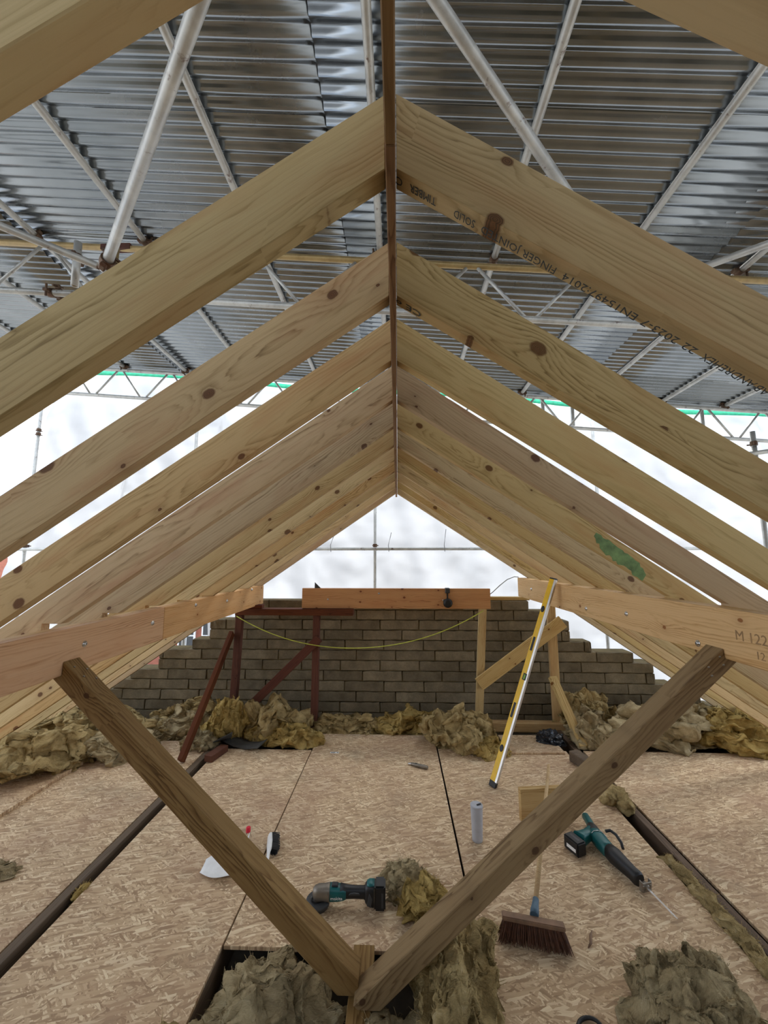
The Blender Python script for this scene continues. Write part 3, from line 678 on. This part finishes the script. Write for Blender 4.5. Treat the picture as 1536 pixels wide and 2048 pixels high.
for u in (0.30, LL - 0.30):
    lathe('end_vial', [(0.017, -0.001), (0.017, 0.0155), (0.012, 0.016)], 'black', lm @ T((u, 0.012, 0)) @ Matrix.Diagonal((1.7, 1, 1, 1)), lv, 18)
for u in (0.62, LL - 0.62): lbox('hand_hole', 'black', u - 0.065, u + 0.065, -0.004, 0.024, -0.0148, 0.0148, 0.004)
lbox('vial_housing', 'black', LL / 2 - 0.03, LL / 2 + 0.03, -0.022, 0.014, -0.0158, 0.0158, 0.003)
lathe('vial', [(0.0085, -0.02), (0.0085, 0.02)], 'vial', lm @ T((LL / 2, -0.004, 0.012)) @ Matrix.Rotation(math.pi / 2, 4, 'Y'), lv, 12)

# ------------------------------------------------------------------ loose boards, offcuts
tag(board(-4.10, -2.89, 1.35, 3.70, 0.0005, parent=None) if False else box('loose_board', 'osb', (-4.05, 1.35, 0.0), (-2.885, 3.70, 0.024), bev=0.0015), 'loose strand board lying on the floor at the far left under wool', 'board')
bo = box('board_offcut', 'osb', (1.06, 4.02, 0.0), (1.60, 4.40, 0.018), bev=0.0015, rz=0.03); tag(bo, 'square strand board offcut lying at the foot of the pale prop frame', 'board')
oc = tag(box('timber_offcut', 'batten', (0.872, 3.06, 0.0), (1.25, 3.10, 0.212), bev=0.003, rz=0.12), 'wide pale timber offcut standing on edge under the broom handle', 'offcut')
tag(box('timber_block', 'joist', (1.62, 3.70, 0.0), (1.72, 3.93, 0.09), bev=0.006, rz=0.3), 'brown timber block at the foot of the raking prop', 'timber block')
tag(box('red_block', 'red', (-1.775, 3.76, 0.0), (-1.69, 3.99, 0.06), bev=0.004, rz=-0.25), 'red-brown timber block lying beside the old joist', 'timber block')
def bent_sheet(name, mat, c, L, Wd, rz, bend, seed):
    bm = bmesh.new(); rows = []; n = 14
    for i in range(n + 1):
        u = i / n - 0.5
        rows.append([bm.verts.new((u * L, (v - 0.5) * Wd, bend * (4 * u * u) * (0.6 + 0.6 * v) + 0.01 * noise.noise(Vector((u * 4, v * 3, seed))) + 0.012)) for v in (0, 0.33, 0.66, 1)])
    for a, b in zip(rows, rows[1:]):
        for j in range(3): bm.faces.new((a[j], b[j], b[j + 1], a[j + 1]))
    o = mobj(name, bm_mesh(name, bm, True), mat, T(c) @ Matrix.Rotation(rz, 4, 'Z')); o.modifiers.new('thickness', 'SOLIDIFY').thickness = 0.006; return o
o = bent_sheet('felt_strip', 'felt', (-1.82, 4.17, 0.03), 0.42, 0.17, -1.1, 0.10, 1); tag(o, 'curled grey felt strip rising from the wool pile at left', 'felt')
o = bent_sheet('felt_strip', 'felt', (-1.55, 4.10, 0.0), 0.44, 0.15, -0.35, 0.05, 4); tag(o, 'flat grey felt strip at the back edge of the left board', 'felt')
bm = bmesh.new(); bmesh.ops.create_icosphere(bm, subdivisions=4, radius=1)
for v in bm.verts:
    q = v.co.copy(); f_ = 1 + 0.35 * noise.ridged_multi_fractal(q * 1.6, 1, 2, 4, 1, 2) - 0.3; v.co = Vector((q.x * 0.13 * f_, q.y * 0.10 * f_, max(-0.02, q.z * 0.09 * f_)))
tag(mobj('plastic_bag', bm_mesh('plastic_bag', bm), plain('black_polythene', (34, 37, 42), 0.25), T((1.57, 4.28, 0.02))), 'crumpled black plastic bag beside the raking prop', 'bag')

# ------------------------------------------------------------------ mineral wool
def wool_clump(c, r, seed, label, mat='wool', rz=0.0, fq=1.0, amp=0.55, sub=6, stretch=(1, 1, 1), fibres=250, floor=0.0):
    bm = bmesh.new(); bmesh.ops.create_icosphere(bm, subdivisions=sub, radius=1); sv = Vector((seed * 3.7, seed * 1.3, seed * 7.9)); pts = []
    mean = (r[0] + r[1]) / 2
    k = fq / max(0.10, mean)
    for v in bm.verts:
        n = v.co.normalized(); env = 1 + 0.45 * noise.noise(n * 1.7 + sv)
        p = Vector((n.x * r[0] * env, n.y * r[1] * env, n.z * r[2] * (1 + 0.5 * noise.noise(n * 2.3 + sv * 1.3))))
        q = Vector((p.x * stretch[0], p.y * stretch[1], p.z * stretch[2])) * k + sv
        d1 = noise.noise_vector(q * 1.1); q2 = q + d1 * 0.5; d2 = noise.noise_vector(q2 * 2.6 + Vector((7, 1, 3))); d3 = noise.noise_vector(q2 * 6.5 + Vector((2, 8, 5))); d4 = noise.noise_vector(q2 * 17 + Vector((4, 2, 9)))
        rid = (1 - abs(noise.noise(q2 * 2.0 + Vector((1, 5, 2)))) * 2.2)
        dd = d1 * 0.30 + d2 * 0.20 * amp / 0.6 + d3 * 0.105 + d4 * 0.042 + noise.noise_vector(q2 * 41) * 0.016
        p = p + Vector((dd.x, dd.y, dd.z * min(1.3, r[2] / mean + 0.35))) * mean + n * (rid * 0.13 * amp * mean)
        if p.z + c[2] < floor: p.z = floor - c[2] + 0.03 * (p.z + c[2] - floor)
        v.co = p
        if n.z > -0.1: pts.append((p.copy(), n.copy()))
    me = bm_mesh('wool_body', bm, True)
    m = T(c) @ Matrix.Rotation(rz, 4, 'Z')
    o = mobj('insulation_wool', me, mat, m); tag(o, label, 'insulation')
    fb = bmesh.new(); rr = random.Random(seed)
    for _ in range(fibres * 4):
        p, n = rr.choice(pts); t = Vector((rr.gauss(0, 1), rr.gauss(0, 1), rr.gauss(0, .5))).normalized(); L = rr.uniform(0.015, 0.042) * (0.6 + mean); w = 0.0010
        a = p - n * 0.003; b = p + t * L * 0.5 + n * L * 0.35; e_ = p + t * L + n * L * rr.uniform(-.2, .5); s_ = t.cross(n).normalized() * w
        if e_.z + c[2] < floor + 0.002: continue
        q1 = [fb.verts.new(a - s_), fb.verts.new(a + s_), fb.verts.new(b + s_), fb.verts.new(b - s_)]; fb.faces.new(q1); x = fb.verts.new(e_); fb.faces.new((q1[3], q1[2], x))
    fo = mobj('loose_fibres', bm_mesh('loose_fibres', fb), mat, m, o); fo['kind'] = 'stuff'
    return o
wool_clump((-3.36, 3.60, 0.06), (0.48, 0.36, 0.17), 1, 'big folded yellow-brown wool pile on the loose board at far left', 'wool', 0.3, 1.1)
wool_clump((-2.95, 3.98, 0.03), (0.55, 0.26, 0.13), 2, 'flat wool pile on the floor edge behind the far left pile', 'wool_grey', 0.1, 1.2)
wool_clump((-3.25, 4.38, 0.05), (0.70, 0.22, 0.14), 3, 'pale wool heaped against the left eaves at the back', 'wool', 0.0, 1.2)
wool_clump((-2.35, 4.45, 0.00), (0.48, 0.20, 0.15), 4, 'grey wool strip along the wall behind the left strut', 'wool_grey', 0.0, 1.3, floor=-0.12)
wool_clump((-2.35, 4.62, 0.05), (0.48, 0.10, 0.15), 5, 'darker wool tucked against the wall left of the red frame', 'wool', 0.0, 1.3, floor=-0.12)
wool_clump((-1.80, 4.32, 0.12), (0.20, 0.17, 0.24), 6, 'upright yellow wool clump at the foot of the red post', 'wool_yellow', 0.4, 1.0, 0.7, stretch=(1.6, 1, 0.6))
wool_clump((-1.98, 4.06, 0.03), (0.17, 0.12, 0.10), 7, 'small grey wool tuft beside the raking red prop', 'wool_grey', 0.4, 1.0, 0.7)
wool_clump((-1.38, 4.42, 0.06), (0.33, 0.22, 0.24), 8, 'tall brown wool heap under the red diagonal brace', 'wool', 0.2, 1.1, 0.7)
wool_clump((-1.18, 4.22, 0.02), (0.36, 0.16, 0.13), 9, 'bright yellow wool heap between the two red posts', 'wool_yellow', -0.1, 1.2, 0.7)
wool_clump((-0.60, 4.56, -0.02), (0.46, 0.16, 0.12), 10, 'low wool strip behind the middle floor board, left half', 'wool', 0.0, 1.4, floor=-0.14)
wool_clump((0.16, 4.60, 0.0), (0.48, 0.18, 0.14), 11, 'low yellow wool strip behind the middle floor board, right half', 'wool_yellow', 0.0, 1.4, floor=-0.14)
wool_clump((0.60, 4.28, 0.05), (0.30, 0.27, 0.20), 12, 'rounded wool heap left of the pale prop frame', 'wool', 0.0, 1.2, 0.75)
wool_clump((0.86, 4.08, 0.02), (0.20, 0.14, 0.10), 13, 'small wool tuft behind the foot of the spirit level', 'wool_yellow', 0.0, 1.2)
wool_clump((2.05, 4.36, 0.04), (0.28, 0.26, 0.17), 14, 'dry wool clump right of the raking pale prop', 'wool_grey', 0.5, 1.2)
wool_clump((2.15, 4.66, 0.06), (0.30, 0.13, 0.28), 15, 'brown wool stuffed up against the block wall at right', 'wool', 0.0, 1.2, 0.7)
wool_clump((2.75, 4.42, 0.04), (0.62, 0.26, 0.22), 16, 'layered wool heap behind the right strut', 'wool_grey', 0.05, 1.3, 0.7, stretch=(0.6, 1, 2.0))
wool_clump((3.50, 4.35, 0.05), (0.50, 0.28, 0.22), 17, 'yellow wool heap under the right eaves', 'wool_yellow', -0.1, 1.3, 0.7, stretch=(0.7, 1, 1.6))
wool_clump((3.2, 4.64, 0.06), (0.70, 0.08, 0.16), 18, 'dark wool along the wall base at far right', 'wool', 0.0, 1.3, 0.6)
wool_clump((0.035, 2.46, 0.02), (0.11, 0.12, 0.06), 19, 'small dusty wool tuft on the middle board, back one', 'wool_grey', 0.3, 1.2, 0.8, 5)
wool_clump((0.135, 2.31, 0.02), (0.115, 0.15, 0.075), 20, 'yellow wool tuft on the middle board beside the right strut', 'wool_yellow', -0.3, 1.2, 0.8, 5)
wool_clump((-0.55, 1.80, -0.055), (0.28, 0.24, 0.10), 21, 'wool batt filling the floor opening left of the strut feet', 'wool_grey', 0.1, 1.0, 0.75, floor=-0.16, fibres=300, sub=7)
wool_clump((-0.82, 1.50, -0.01), (0.17, 0.20, 0.10), 22, 'yellowish wool spilling over the bottom left board edge', 'wool', 0.3, 1.1, 0.7, floor=-0.16, fibres=250, sub=7)
wool_clump((-0.45, 1.50, -0.05), (0.24, 0.22, 0.10), 23, 'pale wool lump in the opening at the bottom edge, left of the plate', 'wool_grey', 0.0, 1.1, 0.7, floor=-0.16, fibres=250, sub=7)
wool_clump((0.24, 1.86, 0.02), (0.15, 0.26, 0.16), 24, 'long wool batt standing in the opening right of the strut feet', 'wool', -0.2, 0.9, 0.7, floor=-0.16, stretch=(2.2, 0.7, 1), fibres=300, sub=7)
wool_clump((0.06, 1.62, -0.06), (0.20, 0.22, 0.10), 25, 'dark wool deep in the opening under the right strut', 'wool_grey', 0.0, 1.1, 0.7, floor=-0.16)
wool_clump((1.17, 1.80, 0.02), (0.24, 0.22, 0.13), 26, 'matted wool lump on the right board at the bottom edge', 'wool_grey', 0.7, 1.1, 0.75, fibres=400, sub=7)
for i, (y, x) in enumerate(((2.02, 1.675), (2.22, 1.68), (2.42, 1.685), (2.62, 1.685), (3.28, 1.68))):
    wool_clump((x, y, 0.0 if i < 4 else 0.03), (0.045 if i < 4 else 0.085, 0.115, 0.03 if i < 4 else 0.06), 30 + i, ['wool wisp in the gap beside the right joist, nearest one', 'wool wisp in the gap beside the right joist, second from the front', 'wool wisp in the gap beside the right joist, third from the front', 'wool wisp in the gap beside the right joist, fourth from the front', 'grey wool tuft at the far part of the right joist'][i], 'wool', 0.1, 1.0, 0.7, 4, floor=-0.1, fibres=90)
wool_clump((-1.79, 2.38, -0.015), (0.03, 0.06, 0.03), 40, 'tiny yellow wool tuft in the gap beside the left joist', 'wool_yellow', 0, 1, 0.6, 4, floor=-0.1, fibres=40)
wool_clump((-2.42, 2.48, 0.004), (0.16, 0.05, 0.022), 41, 'thin pale wool shred lying on the left board', 'wool_grey', -0.2, 1.2, 0.8, 4, fibres=60)

# ------------------------------------------------------------------ tools
# angle grinder, disc end to the left
g = empty('angle_grinder', (-0.42, 2.30, 0.0), 'teal and black cordless angle grinder lying on the middle board', 'angle grinder')
GM = frame((-0.435, 2.315, 0.0), (1, 0.035, 0), (0, 0, 1))
loft('gear_housing', [(-0.030, 0, 0.068, 0.014, 0.016, 2.4), (-0.022, 0, 0.066, 0.026, 0.028, 2.6), (0.0, 0, 0.066, 0.031, 0.034), (0.03, 0, 0.067, 0.031, 0.034), (0.052, 0, 0.068, 0.034, 0.036), (0.062, 0, 0.068, 0.035, 0.037)], 'castmetal', GM, g)
lathe('spindle_neck', [(0.024, 0.022), (0.024, 0.045), (0.028, 0.05)], 'castmetal', GM @ T((-0.002, 0, 0)), g, 18)
lathe('guard', [(0.060, 0.012), (0.063, 0.012), (0.063, 0.034), (0.030, 0.036), (0.030, 0.033), (0.060, 0.031)], 'dark', GM @ T((-0.002, 0, 0)), g, 24)
lathe('grinding_disc', [(0.012, 0.004), (0.057, 0.004), (0.057, 0.008), (0.012, 0.010)], 'black', GM @ T((-0.002, 0, 0)), g, 24)
loft('motor_body', [(0.060, 0, 0.068, 0.034, 0.036), (0.070, 0, 0.068, 0.034, 0.036), (0.105, 0, 0.067, 0.033, 0.034), (0.135, 0, 0.067, 0.030, 0.031), (0.150, 0, 0.068, 0.027, 0.026)], 'teal', GM, g)
loft('handle_grip', [(0.118, 0, 0.080, 0.028, 0.026, 2.5), (0.150, 0, 0.070, 0.026, 0.029, 2.5), (0.200, 0, 0.068, 0.023, 0.027, 2.4), (0.245, 0, 0.067, 0.024, 0.028, 2.4), (0.262, 0, 0.066, 0.030, 0.036, 3)], 'black', GM, g)
loft('tail_body', [(0.252, 0, 0.066, 0.030, 0.038, 3), (0.268, 0, 0.064, 0.036, 0.050, 4), (0.292, 0, 0.062, 0.038, 0.054, 4), (0.300, 0, 0.062, 0.038, 0.054, 4)], 'black', GM, g)
loft('tail_cap', [(0.262, 0, 0.108, 0.020, 0.010, 3), (0.275, 0, 0.110, 0.026, 0.012, 3), (0.302, 0, 0.110, 0.026, 0.012, 3)], 'teal', GM, g)
box_me = bm_mesh('battery', box_bm(0.060, 0.078, 0.118, 0.008, (0.332, 0, 0.060), seg=2)); mobj('battery', box_me, 'black', GM, g)
mobj('battery_label', bm_mesh('battery_label', box_bm(0.010, 0.001, 0.070, 0, (0.345, -0.0395, 0.055))), 'dark', GM, g)
mobj('vent_panel', bm_mesh('vent_panel', prism([(0.262, 0.030), (0.285, 0.020), (0.292, 0.062), (0.275, 0.090)], -0.0395, -0.036, 0.002)), 'dark', GM, g)
mobj('slide_switch', bm_mesh('slide_switch', prism([(0.165, 0.072), (0.225, 0.072), (0.220, 0.080), (0.195, 0.083), (0.172, 0.080)], -0.0285, -0.022, 0.001)), 'dark', GM, g)
mobj('spindle_button', bm_mesh('spindle_button', box_bm(0.036, 0.030, 0.012, 0.004, (0.088, 0, 0.104))), 'black', GM, g)
text('logo_print', 'makita', 0.022, GM @ frame((0.068, -0.0355, 0.062), (1, 0, 0), (0, -1, 0)), 'white', g, 1.1)
# reciprocating saw
g = empty('reciprocating_saw', (1.3, 2.8, 0.0), 'teal and black reciprocating saw lying behind the right strut', 'saw')
def path_loft(name, P, mat, parent, seg=16, power=2.6):
    bm = bmesh.new(); prev = None; P = [(Vector(q[:3]), q[3], q[4]) for q in P]
    for i, (p, a, b) in enumerate(P):
        t = (P[min(i + 1, len(P) - 1)][0] - P[max(i - 1, 0)][0]).normalized(); s_ = t.cross(Vector((0, 0, 1))).normalized(); u = s_.cross(t); ring = []
        for k in range(seg):
            an = 2 * math.pi * k / seg; c, s = math.cos(an), math.sin(an)
            ring.append(bm.verts.new(p + s_ * a * math.copysign(abs(c) ** (2 / power), c) + u * b * math.copysign(abs(s) ** (2 / power), s) - P[0][0]))
        if prev:
            for k in range(seg): bm.faces.new((prev[k], prev[(k + 1) % seg], ring[(k + 1) % seg], ring[k]))
        else: bm.faces.new(ring[::-1])
        prev = ring
    bm.faces.new(prev); bmesh.ops.recalc_face_normals(bm, faces=bm.faces)
    me = bm_mesh(name, bm); smooth_sides(me); return mobj(name, me, mat, T(P[0][0]), parent)
path_loft('rear_handle', [(1.325, 3.04, 0.05, 0.012, 0.014), (1.322, 3.03, 0.05, 0.022, 0.024), (1.315, 2.96, 0.055, 0.022, 0.024), (1.305, 2.90, 0.055, 0.026, 0.028), (1.302, 2.885, 0.055, 0.030, 0.03)], 'teal', g)
path_loft('handle_overmould', [(1.307, 2.915, 0.055, 0.026, 0.028), (1.302, 2.88, 0.055, 0.034, 0.034), (1.295, 2.84, 0.055, 0.040, 0.040), (1.293, 2.82, 0.055, 0.038, 0.040)], 'black', g)
path_loft('motor_body', [(1.294, 2.845, 0.055, 0.036, 0.038), (1.292, 2.82, 0.056, 0.042, 0.044), (1.296, 2.77, 0.056, 0.042, 0.044), (1.304, 2.71, 0.055, 0.040, 0.042), (1.310, 2.68, 0.055, 0.036, 0.040)], 'teal', g)
path_loft('front_boot', [(1.308, 2.695, 0.055, 0.038, 0.041), (1.320, 2.65, 0.054, 0.043, 0.045), (1.338, 2.58, 0.052, 0.036, 0.040), (1.352, 2.53, 0.050, 0.032, 0.036), (1.362, 2.495, 0.048, 0.034, 0.038), (1.366, 2.48, 0.047, 0.028, 0.032)], 'black', g)
path_loft('battery_mount', [(1.286, 2.855, 0.055, 0.036, 0.034), (1.24, 2.83, 0.055, 0.030, 0.030), (1.19, 2.80, 0.055, 0.034, 0.036), (1.165, 2.785, 0.055, 0.040, 0.044)], 'teal', g, power=3.5)
bmx = bm_mesh('battery', box_bm(0.075, 0.115, 0.082, 0.008, seg=2)); mobj('battery', bmx, 'black', frame((1.128, 2.762, 0.043), (1, 0.45, 0.0), (0, 0, 1)), g)
mobj('battery_label', bm_mesh('battery_label', box_bm(0.001, 0.070, 0.020, 0)), 'white', frame((1.128, 2.762, 0.043), (1, 0.45, 0), (0, 0, 1)) @ T((-0.0382, -0.005, -0.008)), g)
mobj('top_label', bm_mesh('top_label', box_bm(0.018, 0.07, 0.0006, 0)), 'dark', frame((1.128, 2.762, 0.0845), (1, 0.45, 0), (0, 0, 1)), g)
rod('hook', [(1.345, 2.80, 0.10), (1.375, 2.80, 0.105), (1.395, 2.77, 0.10), (1.40, 2.72, 0.085), (1.392, 2.69, 0.07)], 0.009, 'black', g)
rod('body_trim', [(1.252, 2.80, 0.083), (1.27, 2.80, 0.101), (1.295, 2.80, 0.103), (1.32, 2.795, 0.098), (1.338, 2.77, 0.08)], 0.0022, 'steel', g)
sm_ = frame((1.374, 2.462, 0.045), (0.27, -1, -0.1), (0, 0, 1))
lathe('chuck', [(0.017, 0), (0.017, 0.02), (0.012, 0.03)], 'castmetal', sm_ @ Matrix.Rotation(math.pi / 2, 4, 'Y'), g, 14)
bm = bmesh.new()
for lo, hi in (((0.018, -0.030, -0.026), (0.024, 0.030, -0.012)), ((0.018, -0.030, 0.012), (0.024, 0.030, 0.026)), ((0.018, -0.030, -0.012), (0.024, -0.016, 0.012)), ((0.018, 0.016, -0.012), (0.024, 0.030, 0.012)), ((0.0, -0.032, -0.028), (0.020, -0.026, 0.028)), ((0.0, 0.026, -0.028), (0.020, 0.032, 0.028))):
    q = box_bm(hi[0] - lo[0], hi[1] - lo[1], hi[2] - lo[2], 0.002, tuple((a + b) / 2 for a, b in zip(lo, hi))); me = bpy.data.meshes.new('t'); q.to_mesh(me); q.free(); bm.from_mesh(me); bpy.data.meshes.remove(me)
mobj('saw_shoe', bm_mesh('saw_shoe', bm), 'castmetal', sm_, g)
bl = [(0.0, 0.009), (0.16, 0.007), (0.178, -0.002), (0.168, -0.008)] + [(0.16 - i * 0.005, -0.008 - (0.002 if i % 2 else 0)) for i in range(32)]
mobj('saw_blade', bm_mesh('saw_blade', prism(bl, -0.0007, 0.0007, 0)), 'steel', sm_ @ T((0.02, 0, -0.002)) @ Matrix.Rotation(1.25, 4, 'X'), g)

# broom
g = empty('broom', (0.65, 2.16, 0.0), 'brown-bristled broom with a pale handle lying over the timber offcut', 'broom')
a = Vector((0.512, 2.180, 0.092)); b = Vector((0.798, 2.126, 0.092)); hm = frame((a + b) / 2, b - a, (0, 0.12, 1)); HL = (b - a).length
mobj('broom_head', bm_mesh('broom_head', box_bm(HL, 0.046, 0.020, 0.004, seg=2)), 'broomwood', hm, g)
bm = bmesh.new(); rr = random.Random(5)
for i in range(60):
    for j in range(10):
        u = (i + rr.uniform(.2, .8)) / 60 - 0.5; v = (j + rr.uniform(.2, .8)) / 10 - 0.5
        p0 = Vector((u * HL * 0.95, v * 0.040, -0.008)); p1 = Vector((u * HL * 1.16 + rr.gauss(0, .003), v * 0.075 + rr.gauss(0, .003) - 0.012, -0.086 + rr.uniform(0, .006))); w = 0.0024
        pm = (p0 + p1) / 2 + Vector((rr.gauss(0, .0015), rr.gauss(0, .0015), 0)); r0 = []
        for q in (p0, pm, p1): r0.append([bm.verts.new(q + Vector((w * math.cos(k * 2.094), w * math.sin(k * 2.094), 0)) * (1 if q is not p1 else 0.6)) for k in range(3)])
        for x, y in zip(r0, r0[1:]):
            for k in range(3): bm.faces.new((x[k], x[(k + 1) % 3], y[(k + 1) % 3], y[k]))
        bm.faces.new(r0[-1])
br = mobj('bristles', bm_mesh('bristles', bm), 'bristle', hm, g); br['kind'] = 'stuff'
A = Vector((0.672, 2.180, 0.098)); Bv = Vector((1.182, 3.30, 0.252)); d = (Bv - A).normalized()
rod('socket', [A - d * 0.005, A + d * 0.02, A + d * 0.05, A + d * 0.085], [0.021, 0.021, 0.017, 0.0155], 'blue_grey', g, 14)
tb = mobj('handle', smooth_sides(bm_mesh('handle', cyl_bm(0.0125, (Bv - A).length - 0.05, 14, 0.0115))), 'batten', frame(A + d * 0.05, d, (0, 0, 1)) @ Matrix.Rotation(math.pi / 2, 4, 'Y'), g)

# dustpan, brush, bottle, cup, knife, hose, strands
g = empty('dustpan', (-1.06, 2.52, 0.0), 'white dustpan half hidden behind the left strut', 'dustpan')
bm = bmesh.new(); rows = []
for i in range(11):
    u = i / 10; row = []
    for j in range(9):
        v = j / 8 * 2 - 1; edge = max(0, abs(v) - 0.72) / 0.28
        row.append(bm.verts.new((u * 0.24, v * 0.125 * (0.40 + 0.60 * math.sin(math.pi / 2 * min(1, u * 1.7))), 0.004 + 0.012 * u + 0.022 * edge ** 2 * (0.25 + u) + (0.055 * ((u - 0.85) / 0.15) ** 2 if u > 0.85 else 0))))
    rows.append(row)
for x, y in zip(rows, rows[1:]):
    for j in range(8): bm.faces.new((x[j], y[j], y[j + 1], x[j + 1]))
pan = mobj('pan', bm_mesh('pan', bm, True), 'white', frame((-1.19, 2.555, 0.0), (1, 0.12, 0), (0, 0, 1)), g); pan.modifiers.new('thickness', 'SOLIDIFY').thickness = 0.003
path_loft('handle', [(-0.955, 2.585, 0.05, 0.016, 0.010), (-0.92, 2.59, 0.055, 0.014, 0.010), (-0.86, 2.60, 0.05, 0.013, 0.009), (-0.845, 2.602, 0.048, 0.008, 0.006)], 'white', g)
g = empty('hand_brush', (-0.83, 2.72, 0.0), 'white hand brush with black bristles beside the left strut', 'brush')
hb = frame((-0.835, 2.715, 0.036), (0.30, -1, 0.0), (-0.9, -0.25, 0.45))
loft('brush_back', [(-0.085, 0, 0, 0.010, 0.006, 2), (-0.07, 0, 0, 0.022, 0.011, 2.4), (0.0, 0, 0, 0.027, 0.013, 2.4), (0.06, 0, 0, 0.022, 0.012, 2.4), (0.085, 0, 0.004, 0.013, 0.010, 2), (0.16, 0, 0.010, 0.012, 0.009, 2), (0.19, 0, 0.010, 0.006, 0.005, 2)], 'white', hb, g)
bm = bmesh.new()
for i in range(30):
    for j in range(7):
        u = (i + rr.uniform(.2, .8)) / 30 - 0.5; v = (j + rr.uniform(.2, .8)) / 7 - 0.5
        p0 = Vector((u * 0.145 - 0.01, v * 0.040, -0.008)); p1 = Vector((u * 0.16 - 0.01 + rr.gauss(0, .002), v * 0.062, -0.060 + rr.uniform(0, .004))); w = 0.002
        q0 = [bm.verts.new(p0 + Vector((w * math.cos(k * 2.094), w * math.sin(k * 2.094), 0))) for k in range(3)]; q1 = [bm.verts.new(p1 + Vector((w * math.cos(k * 2.094), w * math.sin(k * 2.094), 0))) for k in range(3)]
        for k in range(3): bm.faces.new((q0[k], q0[(k + 1) % 3], q1[(k + 1) % 3], q1[k]))
        bm.faces.new(q1)
x = mobj('bristles', bm_mesh('bristles', bm), 'black', hb, g); x['kind'] = 'stuff'
g = empty('bottle', (-0.985, 2.735, 0.0), 'small clear bottle with a red cap behind the left strut', 'bottle')
lathe('bottle_body', [(0.016, 0.0), (0.020, 0.003), (0.020, 0.058), (0.013, 0.074), (0.009, 0.080), (0.009, 0.092)], 'clear', T((-0.985, 2.735, 0)), g)
lathe('cap', [(0.0145, 0.086), (0.0155, 0.088), (0.0145, 0.112), (0.012, 0.115)], 'red_plastic', T((-0.985, 2.735, 0)), g)
g = empty('tumbler', (0.523, 2.84, 0.0), 'tall pale grey travel cup standing on the right board', 'cup')
lathe('cup_body', [(0.029, 0), (0.034, 0.003), (0.035, 0.02), (0.040, 0.20), (0.041, 0.208), (0.039, 0.212)], 'cup', T((0.523, 2.84, 0)), g)
lathe('lid', [(0.039, 0.208), (0.0415, 0.209), (0.0415, 0.219), (0.038, 0.222), (0.034, 0.219)], 'cup', T((0.523, 2.84, 0)), g)
mobj('lid_slider', bm_mesh('lid_slider', box_bm(0.034, 0.010, 0.006, 0.002)), 'black', T((0.538, 2.838, 0.223)) @ Matrix.Rotation(0.5, 4, 'Z'), g)
KM = frame((0.092, 3.79, 0.014), (0.17, -0.075, 0), (0, 0, 1))
g = empty('utility_knife', (0.18, 3.745, 0.0), 'grey metal utility knife lying on the middle board', 'knife')
loft('knife_body', [(0.02, 0, 0, 0.006, 0.006), (0.03, 0, 0, 0.014, 0.011), (0.10, 0, 0, 0.016, 0.013), (0.17, 0, 0, 0.018, 0.014), (0.185, 0, 0, 0.013, 0.011)], 'castmetal', KM, g, 14)
loft('nose', [(-0.005, 0, -0.004, 0.005, 0.002), (0.0, 0, -0.003, 0.009, 0.005), (0.035, 0, 0, 0.0125, 0.009)], 'steel', KM, g, 14)
mobj('slider', bm_mesh('slider', box_bm(0.022, 0.010, 0.005, 0.002, (0.075, 0, 0.0135))), 'black', KM, g)
pts = [(0.755 + 0.05 * math.cos(q), 1.79 + 0.045 * math.sin(q), 0.009 + 0.004 * math.sin(q * 2)) for q in [i * 0.26 - 0.8 for i in range(19)]]
tag(rod('cable_loop', pts, 0.007, 'black', seg=8), 'small loop of dark cable at the bottom edge of the right board', 'cable')
tag(rod('bark_strip', [(0.905, 2.13, 0.004), (0.925, 2.145, 0.012), (0.945, 2.19, 0.006), (0.965, 2.215, 0.009)], [0.003, 0.006, 0.006, 0.002], 'broomwood', seg=6), 'brown bark sliver on the right board beside the broom', 'wood sliver')
